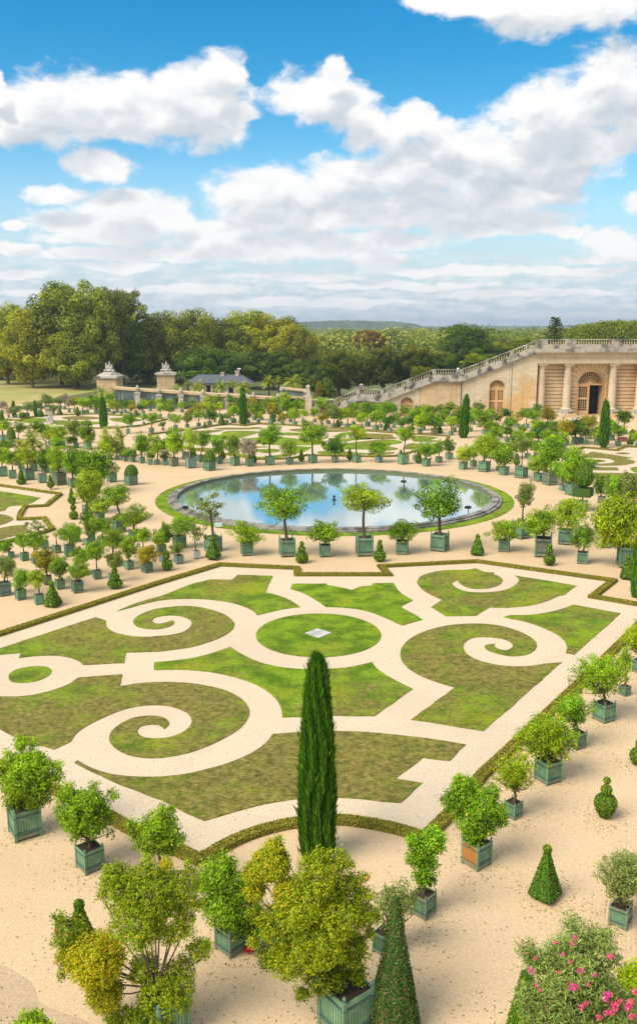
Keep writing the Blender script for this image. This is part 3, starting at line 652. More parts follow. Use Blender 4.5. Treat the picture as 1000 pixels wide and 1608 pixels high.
# entablature
def band(x0, x1, y0, z0, z1, m, name, parent=ob, y1=FY+3):
    return B(MB().box(x0, x1, y0, y1, z0, z1), name, m, parent)
band(XC-.2, XR, FY-.15, Z_ENT, Z_ENT+.75, 'stone_column', 'architrave')
band(XC-.2, XR, FY-.05, Z_ENT+.752, Z_ENT+1.75, 'stone_column', 'frieze')
band(XC-.55, XR, FY-.55, Z_ENT+1.752, Z_ENT+2.0, 'stone_column', 'bed_moulding')
band(XC-.95, XR, FY-1.1, Z_ENT+2.002, Z_CORN+.12, 'stone_band', 'cornice')
band(XC-.2, XR, FY+6.5, 0, Z_CORN, 'stone_pale', 'terrace_block', y1=FY+9)
def balustrade(x0, z0, x1, z1, y, parent, peds, h, m='stone_band', plinth=None, pw=1.0):
    """rail, baluster rows and pedestals following a (possibly sloping) line of top heights"""
    rt = empty('balustrade', Vector((x0, y, 0))-sumloc(parent)); rt.parent = parent
    zt = lambda x: z0+(z1-z0)*(x-x0)/(x1-x0)
    def slab(a, b_, lo, hi, ya, yb): 
        return [(a,ya,zt(a)-hi),(b_,ya,zt(b_)-hi),(b_,yb,zt(b_)-hi),(a,yb,zt(a)-hi),(a,ya,zt(a)-lo),(b_,ya,zt(b_)-lo),(b_,yb,zt(b_)-lo),(a,yb,zt(a)-lo)]
    B(MB().hexa(slab(x0, x1, 0, .16, y-.28, y+.28)), 'handrail', m, rt)
    pl = plinth if plinth else h*.45
    B(MB().hexa(slab(x0, x1, h-pl, h, y-.24, y+.24)), 'plinth', m, rt)
    bh = h-pl-.16
    mb = MB(); x = x0+.3; pos = []
    while x < x1-.2:
        if not any(abs(x-p) < pw/2+.12 for p in peds):
            zb = zt(x)-(h-pl)
            pos.append((x, y, zb))
        x += .46
    groups = [[q] for q in pos] if len(pos) <= 8 else [pos]
    for gq in groups:
        mb = MB()
        for q in gq: mb.lathe([(.11,0),(.07,bh*.1),(.125,bh*.35),(.05,bh*.8),(.10,bh)], q, 6, cap=False)
        B(mb, 'baluster' if len(gq) == 1 else 'baluster_row', 'stone_column', rt)
    for p in peds: B(MB().hexa(slab(max(x0,p-pw/2), min(x1,p+pw/2), .161, h-pl-.001, y-.262, y+.262)), 'pedestal', m, rt)
    return rt
peds = [fx(847), fx(890), fx(961.5), fx(1030)]
balustrade(XC-.5, Z_BAL, XR, Z_BAL, FY-.6, ob, peds, Z_BAL-Z_CORN-.12, pw=1.9, plinth=.75)
band(XC-.5, XR, FY-.30, Z_CORN+.121, Z_CORN+.5, 'stone_grey', 'roof_terrace', y1=FY+9)
# columns
def column(x, y):
    r = 6.1/ppm(FY, 5); zt = Z_ENT; c = empty('column', Vector((x, y, 0))-sumloc(ob)); c.parent = ob
    B(MB().box(x-r*1.45, x+r*1.45, y-r*1.45, y+r*1.45, 0, 1.0).box(x-r*1.4, x+r*1.4, y-r*1.4, y+r*1.4, 1.003, 1.25), 'base', 'stone_grey', c)
    B(MB().lathe([(r*1.3,1.253),(r*1.35,1.38),(r*1.12,1.5),(r,1.62),(r*1.0,zt*.4),(r*.94,zt*.7),(r*.84,zt-1.05),(r*.92,zt-1.0),(r*.92,zt-.9),(r*.84,zt-.86),(r*.86,zt-.6),(r*1.12,zt-.38)], (x, y, 0), 24), 'shaft', 'stone_column', c, smooth=False)
    B(MB().box(x-r*1.22, x+r*1.22, y-r*1.22, y+r*1.22, zt-.378, zt-.003), 'abacus', 'stone_column', c)
for px_ in (849.3, 890, 961, 1004, 1075): column(fx(px_, FY+.9, 610), FY+.9)
B(MB().box(XC-.1, DX-DR-.8, FY-.9, FY+1.7, .01, .55).box(DX+DR+.8, XR, FY-.9, FY+1.7, .01, .55), 'plinth_step', 'stone_pale')

# hundred-step ramp at the left of the orangery
SY = FY
sr = empty('staircase', (fx(700), SY, 0), label='long pale stone outdoor staircase wall climbing right to the orangery roof', cat='staircase')
PTS = [(524,627.3),(562,610.3),(600,611),(682,579.3),(725,580),(843,534.5)]
SP_ = [(fx(x, SY-.3, y), fz(x, y, SY-.3)) for x, y in PTS]
def topz(x):
    if x <= SP_[0][0]: return SP_[0][1]
    for (a, za), (b_, zb) in zip(SP_[:-1], SP_[1:]):
        if x <= b_: return za+(zb-za)*(x-a)/(b_-a)
    return SP_[-1][1]
sx = [p[0] for p in SP_]
A1 = (fx(639.5), 10.3/ppm(FY, 4), fz(639, 634)); A2 = (fx(781), 12.5/ppm(FY, 4), fz(781, 609))
off1 = 2.34
holed_wall(SP_[0][0], fx(659), lambda x: topz(x)-off1, SY, [A1], 'stone_pale', 'lower_wall', sr, 1.2)
holed_wall(fx(659)+.05, fx(724), lambda x: topz(x)-off1, SY, [], 'stone_warm', 'middle_wall', sr, 1.2)
holed_wall(fx(724)+.07, XC+.12, lambda x: topz(x)-off1, SY, [A2], 'stone_pale', 'upper_wall', sr, 1.2)
arched_door(A2[0], A2[1], A2[2], SY+.75, sr, cols=4)
arched_door(A1[0], A1[1], A1[2], SY+.75, sr, cols=3)
B(MB().box(fx(724.4)-.07, fx(724.4)+.07, SY-.14, SY-.01, 0, fz(724, 583)), 'drain_pipe', 'iron', sr)
B(MB().box(fx(803)-.04, fx(803)+.04, SY-.05, SY-.004, 0, fz(803, 566)), 'wall_joint', 'iron', sr)
def slabs(off_hi, off_lo, y0, y1, m, name):
    mb = MB()
    for (a, za), (b_, zb) in zip(SP_[:-1], SP_[1:]):
        mb.hexa([(a,y0,za-off_lo),(b_,y0,zb-off_lo),(b_,y1,zb-off_lo),(a,y1,za-off_lo),(a,y0,za-off_hi),(b_,y0,zb-off_hi),(b_,y1,zb-off_hi),(a,y1,za-off_hi)])
    B(mb, name, m, sr)
slabs(1.05, 2.15, SY-.28, SY+1.1, 'stone_grey', 'parapet_band')
slabs(2.152, 2.34, SY-.5, SY+1.1, 'stone_band', 'string_course')
slabs(2.0, 2.5, SY+1.25, SY+9, 'stone_grey', 'steps')
mb = MB()
for (a, za), (b_, zb) in zip(SP_[:-1], SP_[1:]):
    mb.hexa([(a,SY+1.22,0),(b_,SY+1.22,0),(b_,SY+9,0),(a,SY+9,0),(a,SY+1.22,za-2.52),(b_,SY+1.22,zb-2.52),(b_,SY+9,zb-2.52),(a,SY+9,za-2.52)])
B(mb, 'stair_core', 'stone_pale', sr)
for i, ((a, za), (b_, zb)) in enumerate(zip(SP_[:-1], SP_[1:])):
    L = b_-a; n = max(1, int(round(L/4.4))); pp = [a+L*k/n for k in range(n+1)]
    balustrade(a, za, b_, zb, SY, sr, pp, 1.06, m='stone_band', plinth=.12, pw=.7)
B(MB().box(fx(563.5), fx(571), SY-.35, SY+.4, fz(566, 610), fz(566, 607.2)).lathe([(.5,0),(.3,.2),(.45,.35),(.1,.6)], (fx(567.5), SY, fz(566, 607.2)), 8), 'capstone', 'stone_grey', sr)
# low garden wall from the stair foot to the left
gw = empty('garden_wall', (fx(500), SY+.5, 0), label='low weathered stone wall at the foot of the staircase', cat='wall')
zg = fz(500, 626.5); zg0 = fz(487, 623)
B(MB().box(fx(490), SP_[0][0]-.02, SY+.2, SY+1.0, 0, zg-.25), 'wall', 'stone_band', gw)
B(MB().box(fx(487), SP_[0][0]-.02, SY+.1, SY+1.1, zg-.248, zg), 'coping', 'stone_column', gw)
B(MB().box(fx(479), fx(489.5), SY-.1, SY+1.3, 0, zg+.6).box(fx(481), fx(487), SY+.1, SY+1.1, zg+.603, zg+1.9, .7).ball((fx(484), SY+.6, zg+2.2), (.4,.3,.4), 8, 6, .1), 'end_pier', 'stone_column', gw)

# grille fence with urn-topped pillars and tan coping, far left to stair foot
pill = [(216,615.5),(250,619),(284,619.5),(319,621.5),(357,625),(398,628),(442,617),(480,621)]
P3 = []
fw = empty('grille_wall', (fx(340), 178, 0), label='long dark panelled retaining wall with tan coping behind the potted trees', cat='wall')
YB = 180
def panel(pxa, pya, pxb, pyb, ta, tb):
    a = atY(pxa, pya, YB+1.0); b_ = atY(pxb, pyb, YB+1.0)
    mb = MB(); mb.hexa([(a.x,YB+1,0),(b_.x,YB+1,0),(b_.x,YB+1.3,0),(a.x,YB+1.3,0),(a.x,YB+1,a.z),(b_.x,YB+1,b_.z),(b_.x,YB+1.3,b_.z),(a.x,YB+1.3,a.z)])
    k = a.x+.3
    while k < b_.x:
        z_ = a.z+(b_.z-a.z)*(k-a.x)/(b_.x-a.x); mb.box(k-.05, k+.05, YB+.90, YB+.998, 0, z_); k += .75
    B(mb, 'panel', 'hedge_glass', fw)
    mb = MB(); mb.hexa([(a.x,YB+.6,a.z+.003),(b_.x,YB+.6,b_.z+.003),(b_.x,YB+3.5,b_.z+.003),(a.x,YB+3.5,a.z+.003),(a.x,YB+.6,a.z+ta),(b_.x,YB+.6,b_.z+tb),(b_.x,YB+3.5,b_.z+tb),(a.x,YB+3.5,a.z+ta)])
    B(mb, 'coping', 'coping_tan', fw)
mat('hedge_glass', (.14,.17,.17), .35, .45, .5, col2=(.24,.30,.30), c2scale=.4, c2t=(.45,.65))
panel(180,611,250,616,.45,.45); panel(250,616,340,622,.5,.5); panel(340,622,434,628,.55,.55); panel(434,623,482,627,.5,.5)
panel(441,611,482,615,.35,.35)
urn_mesh = MB().lathe([(.18,0),(.12,.15),(.20,.3),(.42,.6),(.46,.85),(.30,1.0),(.34,1.1),(.16,1.35),(.05,1.55)], n=10).mesh('urn')
for i, (px_, py_) in enumerate(pill):
    p = atY(px_, py_, YB); hb = p.z
    r_ = empty('urn_pillar', (p.x, YB, 0), label=f'white stone pillar topped by an urn, {["leftmost","second from left","third from left","fourth from left","fifth from left","third from right","second from right","rightmost"][i]} along the dark wall', cat='pillar', group='urn pillars along the dark wall')
    w_ = .48 if i != 5 else .62
    MB().box(-w_*1.2, w_*1.2, -w_*1.2, w_*1.2, 0, .5).box(-w_, w_, -w_, w_, .503, hb-.3).box(-w_*1.25, w_*1.25, -w_*1.25, w_*1.25, hb-.297, hb).build('shaft', MATS['marble'], r_)
    obj('urn', urn_mesh, MATS['stone_grey'], r_, (0, 0, hb+.003), scale=(.95,.95,.95 if i != 5 else 1.1))

# gate piers with sculpture groups
for i, (px_, w_, yt, yb_, lab) in enumerate(((173, 28, 604, 640, 'square stone gate pier crowned by a carved group, the left one before the trees'), (261.5, 24, 600, 640, 'square stone gate pier crowned by a carved group, the right one beside the palms'))):
    Y = 205; s = w_*1.12/ppm(Y, 6); g = atY(px_, 606, Y); r_ = empty('gate_pier', (g.x, Y, 0), R(-8 if i == 0 else 5), label=lab, cat='gate pier', group='gate piers with sculptures')
    zt = atY(px_, 593 if i == 0 else 588, Y).z; zr = atY(px_, 584 if i == 0 else 583, Y).z; zs = atY(px_, 567, Y).z
    mb = MB(); z = 0
    while z < zt-.2: mb.box(-s/2, s/2, -s/2, s/2, z, min(z+.62, zt)); z += .66
    mb.build('body', MATS['stone_warm'], r_)
    MB().box(-s*.46, s*.46, -s*.46, s*.46, 0, zt).build('core', MATS['stone_pale'], r_)
    MB().box(-s*.60, s*.60, -s*.60, s*.60, zt+.003, zt+.45).box(-s*.55, s*.55, -s*.55, s*.55, zt+.453, zr, .45).build('cornice', MATS['stone_grey'], r_)
    mb = MB(); k = (zs-zr)/3.0; random.seed(20+i)
    for (x, y, z, a, b_, c_) in ((0,0,.45,1.0,.6,.5),(-.7,0,1.0,.4,.35,.8),(.6,0,.9,.45,.35,.7),(0,0,1.3,.55,.4,.6),(-.85,0,1.8,.28,.25,.5),(.1,0,2.1,.33,.3,.6),(.12,0,2.8,.2,.2,.24),(.75,0,1.6,.26,.25,.5),(-.9,.1,2.35,.19,.18,.25),(1.1,0,.4,.5,.4,.35),(-1.2,0,.4,.45,.4,.35),(.45,.2,1.9,.45,.14,.15),(-.4,.1,1.75,.5,.15,.16)):
        mb.ball((x*k*1.05, y*k, zr+z*k), (a*k*1.0, b_*k*1.2, c_*k), 8, 6, .12)
    mb.build('sculpture_group', MATS['marble'], r_)

# pavilion with slate roof
Y = 214; xa, xb = fx(291, Y), fx(395, Y); ze, zr = atY(330, 601, Y).z, atY(330, 589, Y).z
hp = empty('pavilion', ((xa+xb)/2, Y, 0), label='low garden pavilion with grey slate roof and two chimneys behind the palms', cat='building')
B(MB().box(xa+1, xb-1, Y, Y+7, 0, ze-.05), 'wall', 'plaster', hp)
rf = B(MB().add([(xa,Y-.8,ze),(xb,Y-.8,ze),(xb,Y+7.8,ze),(xa,Y+7.8,ze),(xa+2.6,Y+3.5,zr),(xb-2.6,Y+3.5,zr)], [(0,1,5,4),(1,2,5),(2,3,4,5),(3,0,4),(3,2,1,0)]), 'roof', 'slate', hp)
for q, hh in ((349.5, 585.5), (372, 583)):
    x = fx(q, Y+3, 590); zz = atY(q, hh, Y+3).z; B(MB().box(x-.4, x+.4, Y+2.7, Y+3.5, ze, zz).box(x-.48, x+.48, Y+2.6, Y+3.6, zz+.003, zz+.2), 'chimney', 'plaster', rf)
x = fx(375, Y+3, 590); B(MB().lathe([(.04,0),(.04,1.6)], (x, Y+4.4, zr-.4), 5).box(x-.5, x+.4, Y+4.35, Y+4.45, zr+1.2, zr+1.5), 'aerial', 'white', rf)
for q in (327, 338, 362, 384):
    x = fx(q, Y, 605); B(MB().box(x-.5, x+.5, Y-.04, Y+.02, .9, 2.6), 'window', 'dark_inside', hp)

# white marble group on the far-left parterre; its neighbours
p = at(79, 664.5); r_ = empty('marble_statue', (p.x, p.y, 0), label='white marble figure group on a block on the far left lawn', cat='statue')
s = 1/ppm(p.y); random.seed(5)
MB().box(-6.2*s, 6.2*s, -5*s, 5*s, 0, 4.5*s, .92).build('pedestal', MATS['marble'], r_)
mb = MB()
for (x, z, a, c_) in ((-2.5,7,3.2,3.5),(2.5,6.5,3.2,3),(0,10,2.6,3.5),(-1,13,1.2,1.6),(2.8,10,1.3,2.2),(-4,9,1.2,2)): mb.ball((x*s, 0, z*s), (a*s, 2.4*s, c_*s), 8, 6, .15)
mb.build('figures', MATS['marble'], r_)
for (px_, py_, w_, h_, lab) in ((78,649.5,13,9.5,'long white stone block at the back of the far left court'),(22,651,5,7,'small white stone plinth left, under a thin dark cypress'),(57,649,6,6,'white stone plinth under a thin dark cypress, right of another')):
    p = at(px_, py_); s = 1/ppm(p.y); r_ = empty('stone_plinth', (p.x, p.y, 0), label=lab, cat='plinth')
    MB().box(-w_*s*.5, w_*s*.5, -.5, .5, 0, h_*s*.85, .95).build('die', MATS['marble'], r_); MB().box(-w_*s*.56, w_*s*.56, -.6, .6, h_*s*.853, h_*s).build('cap', MATS['marble'], r_)
# white vehicle by the orangery door
p = at(896, 672); r_ = empty('utility_van', (p.x, p.y, 0), R(6), label='small white van half hidden by potted trees before the columns', cat='van')
s = 1/ppm(p.y); L, Hh = 28*s, 14*s
bd = MB(); prof = [(-L*.5,.35),(-L*.5,Hh*.5),(-L*.40,Hh*.56),(-L*.27,Hh*.96),(L*.40,Hh),(L*.49,Hh*.8),(L*.5,.35)]
n = len(prof); vs = [(x, -.8, z) for x, z in prof]+[(x, .8, z) for x, z in prof]
bd.add(vs, [tuple(range(n)), tuple(range(2*n-1, n-1, -1))]+[(i, i+n, (i+1) % n+n, (i+1) % n) for i in range(n)]); bd.build('body', MATS['white'], r_)
MB().box(-L*.27, -L*.06, -.83, -.805, Hh*.58, Hh*.86).build('side_window', MATS['black_metal'], r_)
MB().box(-L*.02, L*.2, -.83, -.805, Hh*.58, Hh*.86).build('side_window', MATS['black_metal'], r_)
for q in (-.3, .3):
    mb = MB(); mb.lathe([(.34,-.1),(.34,.1)], n=14); mb.v = [(v[0]+q*L, v[2]-.78, v[1]+.34) for v in mb.v]; mb.build('wheel', MATS['black_metal'], r_)

# person on the middle landing, leaning by the balustrade
zl = topz(fx(720))-2.0+.5
def person(x, y, z0, label):
    V = [(0,0,.95),(0,0,1.15),(0,0,1.40),(0,0,1.50),(0,0,1.66),(-.19,0,1.40),(-.25,-.10,1.15),(-.20,-.32,1.08),(-.19,-.42,1.08),(.19,0,1.40),(.25,-.10,1.15),(.20,-.32,1.08),(.19,-.42,1.08),(-.10,0,.90),(-.11,-.02,.48),(-.11,0,.08),(-.11,-.15,.03),(.10,0,.90),(.11,-.02,.48),(.11,0,.08),(.11,-.15,.03)]
    E = [(0,1),(1,2),(2,3),(3,4),(2,5),(5,6),(6,7),(7,8),(2,9),(9,10),(10,11),(11,12),(0,13),(13,14),(14,15),(15,16),(0,17),(17,18),(18,19),(19,20)]
    rad = [.16,.15,.15,.06,.11,.075,.055,.04,.035,.075,.055,.04,.035,.10,.07,.05,.04,.10,.07,.05,.04]
    me = bpy.data.meshes.new('person'); me.from_pydata(V, E, []); o = bpy.data.objects.new('person', me); link(o); o.location = (x, y, z0)
    mo = o.modifiers.new('skin', 'SKIN'); o.modifiers.new('sub', 'SUBSURF').render_levels = 1
    for i, v in enumerate(me.skin_vertices[0].data): v.radius = (rad[i], rad[i]*.85)
    me.skin_vertices[0].data[0].use_root = True
    me.materials.append(MATS['skin']); tag(o, label, 'person')
    MB().lathe([(.21,.88),(.20,1.1),(.225,1.35),(.17,1.47),(.07,1.52)], n=14).build('shirt', MATS['white_cloth'], o)
    MB().ball((0, .02, 1.70), (.115,.125,.12), 10, 7).build('hair', MATS['hair'], o)
    MB().lathe([(.13,.10),(.20,.5),(.215,.86)], n=12).build('trousers', MATS['blue_cloth'], o)
    return o
o = person(fx(719.5), SY+.85, zl, 'person in a white top leaning on the stair landing balustrade')
o.scale = (1.15, 1.15, 1.15)

# low clipped hedges round the parterres
def leafcloud(name, c, nrm, size, asp=.55, lv=None, jitter=.6, lv2=None):
    """many leaf-shaped faces: c centres (N,3), nrm normals (N,3), size scalar or (N,)"""
    n = len(c); nrm = nrm+RNG.normal(0, jitter, (n, 3)); nrm /= np.linalg.norm(nrm, axis=1, keepdims=True)+1e-9
    t = np.cross(nrm, RNG.normal(0, 1, (n, 3))); t /= np.linalg.norm(t, axis=1, keepdims=True)+1e-9
    b_ = np.cross(nrm, t); s = (np.asarray(size)*RNG.uniform(.7, 1.3, n))[:, None]
    v = np.empty((n, 4, 3)); v[:, 0] = c-t*s*.5; v[:, 1] = c+b_*s*asp*.5+nrm*s*.06; v[:, 2] = c+t*s*.5; v[:, 3] = c-b_*s*asp*.5+nrm*s*.06
    me = bpy.data.meshes.new(name); me.vertices.add(4*n); me.vertices.foreach_set('co', v.reshape(-1).astype(np.float32))
    me.loops.add(4*n); me.loops.foreach_set('vertex_index', np.arange(4*n, dtype=np.int32))
    me.polygons.add(n); me.polygons.foreach_set('loop_start', np.arange(0, 4*n, 4, dtype=np.int32)); me.polygons.foreach_set('loop_total', np.full(n, 4, dtype=np.int32))
    me.update(calc_edges=True)
    lv = RNG.uniform(0, 1, n) if lv is None else np.clip(lv+RNG.normal(0, .18, n), 0, 1)
    lv2 = RNG.uniform(0, 1, n) if lv2 is None else np.clip(lv2, 0, 1)
    a = me.attributes.new('lv', 'FLOAT_COLOR', 'FACE'); col = np.stack([lv, lv2, RNG.uniform(0, 1, n), np.ones(n)], 1).astype(np.float32); a.data.foreach_set('color', col.reshape(-1))
    return me
def hedge(pts, w, h, label, rows=1, close=True, leaf=.07, dens=1.0, group=None, nleaf=60):
    P = curve_px(pts, 6, close); n = len(P); root = empty('box_hedge', (P[0].x, P[0].y, 0), label=label, cat='hedge')
    o0 = Vector((P[0].x, P[0].y)); core = MB(); C = []; NN = []; SZ = []
    offs = [0] if rows == 1 else [-w*.27, w*.27]; ww = w if rows == 1 else w*.46
    def mit(i):
        p = P[i]; a = P[i-1] if (close or i > 0) else None; b_ = P[(i+1) % n] if (close or i < n-1) else None
        d1 = (p-a).normalized() if a is not None and (p-a).length > 1e-6 else (b_-p).normalized(); d2 = (b_-p).normalized() if b_ is not None and (b_-p).length > 1e-6 else d1
        nn = Vector((-(d1+d2).y, (d1+d2).x)); nn = nn.normalized() if nn.length > 1e-4 else Vector((-d1.y, d1.x))
        return nn/max(.5, nn.dot(Vector((-d1.y, d1.x))))
    MT = [mit(i) for i in range(n)]
    for of in offs:
        for i in range(n if close else n-1):
            j = (i+1) % n; a, b_ = P[i]-o0, P[j]-o0; L = (b_-a).length
            if L < 1e-4: continue
            a0, a1 = a+MT[i]*(of-ww/2), a+MT[i]*(of+ww/2); b0, b1 = b_+MT[j]*(of-ww/2), b_+MT[j]*(of+ww/2)
            core.add([(a0.x,a0.y,0),(b0.x,b0.y,0),(b1.x,b1.y,0),(a1.x,a1.y,0),(a0.x,a0.y,h),(b0.x,b0.y,h),(b1.x,b1.y,h),(a1.x,a1.y,h)], [(4,5,6,7),(0,1,5,4),(2,3,7,6)])
            dist = max(20, P[i].length); k = int(L*nleaf*dens*min(1, (45/dist)**1.6)*min(6, 1))
            lf = leaf*max(1, (dist/45)**.6)
            for _ in range(k):
                t = random.random(); u = random.uniform(-.5, .5); base = a.lerp(b_, t); m_ = MT[i].lerp(MT[j], t); r_ = random.random()
                if r_ < .5: q = base+m_*(of+u*ww); C.append((q.x, q.y, h+random.uniform(-.01, .03))); NN.append((0, 0, 1))
                else:
                    s = 1 if r_ < .75 else -1; q = base+m_*(of+s*(ww/2+random.uniform(-.01, .03))); C.append((q.x, q.y, random.uniform(.02, h))); NN.append((m_.x*s, m_.y*s, .4))
                SZ.append(lf)
    core.build('clipped_body', MATS['box_wood'], root)
    me = leafcloud('hedge_leaves', np.array(C), np.array(NN), np.array(SZ), .6, jitter=.45); obj('leaves', me, MATS['leaf_box'], root)
hedge(FRONT_HEDGE, .42, .18, 'low double box hedge edging the large front parterre', rows=2, nleaf=420, leaf=.06)
hedge(LEFT_HEDGE, .36, .20, 'low box hedge edging the parterre at the left side', nleaf=500, leaf=.08)
hedge(REAR_HEDGE, .36, .20, 'low box hedge edging the parterre beyond the pond', nleaf=400, leaf=.08)
hedge(RIGHT_HEDGE, .36, .20, 'low box hedge edging the parterre at the right', nleaf=400, leaf=.08)
hedge(FAR_HEDGE, .36, .20, 'low box hedge edging the far left parterre with the statue', nleaf=400, leaf=.08)
# ---------------- plants ----------------
def crown_pts(n, nclump=16, r_in=.62, cr=(.30,.46), seed=0, out=1.12, lobes=None):
    """leaf centres/normals for a crown filling a unit ball: uneven clumps with gaps"""
    g = np.random.default_rng(seed)
    if lobes is None:
        k = np.arange(nclump)+.5; ph = np.arccos(1-2*k/nclump); th = PI*(1+5**.5)*k
        c = np.stack([np.cos(th)*np.sin(ph), np.sin(th)*np.sin(ph), np.cos(ph)], 1)*r_in*g.uniform(.75, 1.12, (nclump, 1)); c += g.normal(0, .09, c.shape); k2 = max(4, nclump//2); u = g.normal(0, 1, (k2, 3)); u[:, 2] = u[:, 2]*.8+.15; u /= np.linalg.norm(u, axis=1, keepdims=True); c = np.vstack([c, u*g.uniform(out-.3, out, (k2, 1))])
        rad = np.concatenate([g.uniform(*cr, nclump), g.uniform(.12, .24, k2)]); c = np.vstack([c, [[0, 0, 0.05]]]); rad = np.append(rad, .5)
    else: c = np.array([l[:3] for l in lobes]); rad = np.array([l[3] for l in lobes])
    w = rad**2; w /= w.sum(); idx = g.choice(len(c), n, p=w); d = g.normal(0, 1, (n, 3)); d /= np.linalg.norm(d, axis=1, keepdims=True)
    rr = rad[idx]*(1-.45*g.random(n)**2.2)*g.uniform(.93,1.12,n); p = c[idx]+d*rr[:, None]*np.array([1, 1, .85])
    lvc = g.uniform(.15, .75, len(c)); nr = d*1.0+np.array([0, 0, .35])+p*.3
    # one random tone per clump; the facing direction adds nothing
    lv = lvc[idx]+.0*d[:, 2]
    return p, nr, lv
def crown_mesh(name, n, size, seed, asp=.5, **kw):
    p, nr, lv = crown_pts(n, seed=seed, **kw)
    return leafcloud(name, p, nr, size, asp, lv, jitter=.4)
HI = [crown_mesh('crown', 3400, .135, 100+i, nclump=[12,16,20,24][i % 4]) for i in range(12)]
MD = [crown_mesh('crown', 1700, .18, 200+i, nclump=[14,18][i % 2]) for i in range(10)]
LO = [crown_mesh('crown', 800, .25, 300+i, nclump=12) for i in range(6)]
SPARSE = [crown_mesh('crown', 900, .15, 400+i, nclump=16, r_in=.72, cr=(.16,.26)) for i in range(4)]
FINE = [crown_mesh('crown', 5200, .10, 500+i, nclump=[18,24,28][i % 3], cr=(.27,.42)) for i in range(8)]
def dome_mesh():
    g = np.random.default_rng(3); n = 2600; d = g.normal(0, 1, (n, 3)); d[:, 2] = np.abs(d[:, 2]); d /= np.linalg.norm(d, axis=1, keepdims=True)
    return leafcloud('dome', d*g.uniform(.95, 1.0, (n, 1)), d, .07, .6, jitter=.3)
DOME = dome_mesh(); DOMEC = MB().lathe([(.9,-.03)]+[(.96*math.cos(t), .96*math.sin(t)) for t in (0,.2,.4,.6,.8,1.0,1.2,1.4,1.55)], n=24).mesh('dome_core', True)
def palm_mesh(seed, nf=34, leaflets=16, droop=1.0):
    g = np.random.default_rng(seed); V = []; Fc = []; LV = []
    for f in range(nf):
        az = 2.399*f+g.uniform(-.2, .2); el = R(78-95*(f/nf)**.9)+g.uniform(-.08, .08); L = g.uniform(.85, 1.05)
        p = np.zeros(3); d = np.array([math.cos(az)*math.cos(el), math.sin(az)*math.cos(el), math.sin(el)]); side = np.array([-math.sin(az), math.cos(az), 0]); tone = g.uniform(.2, .8)
        for k in range(leaflets):
            p2 = p+d*L/leaflets; w = .20*math.sin(PI*min(1, (k+1.2)/(leaflets+1)))+.03
            for s in (-1, 1):
                tip = p+side*s*w+d*w*.75+np.array([0, 0, -.25*w]); b0 = len(V); V += [p-d*.006, p+d*L/leaflets*.65, tip]; Fc.append((b0, b0+1, b0+2)); LV.append(tone+g.normal(0, .12))
            b0 = len(V); q = side*.008; V += [p-q, p+q, p2+q, p2-q]; Fc.append((b0, b0+1, b0+2, b0+3)); LV.append(.8)
            p = p2; d = d+np.array([0, 0, -.085*droop*(1+k*.05)]); d /= np.linalg.norm(d)
    me = bpy.data.meshes.new('palm'); me.from_pydata([tuple(v) for v in V], [], Fc); a = me.attributes.new('lv', 'FLOAT_COLOR', 'FACE')
    col = np.stack([np.clip(LV, 0, 1), g.uniform(0, 1, len(LV)), LV, np.ones(len(LV))], 1).astype(np.float32); a.data.foreach_set('color', col.reshape(-1)); return me
PALM = [palm_mesh(i) for i in range(3)]
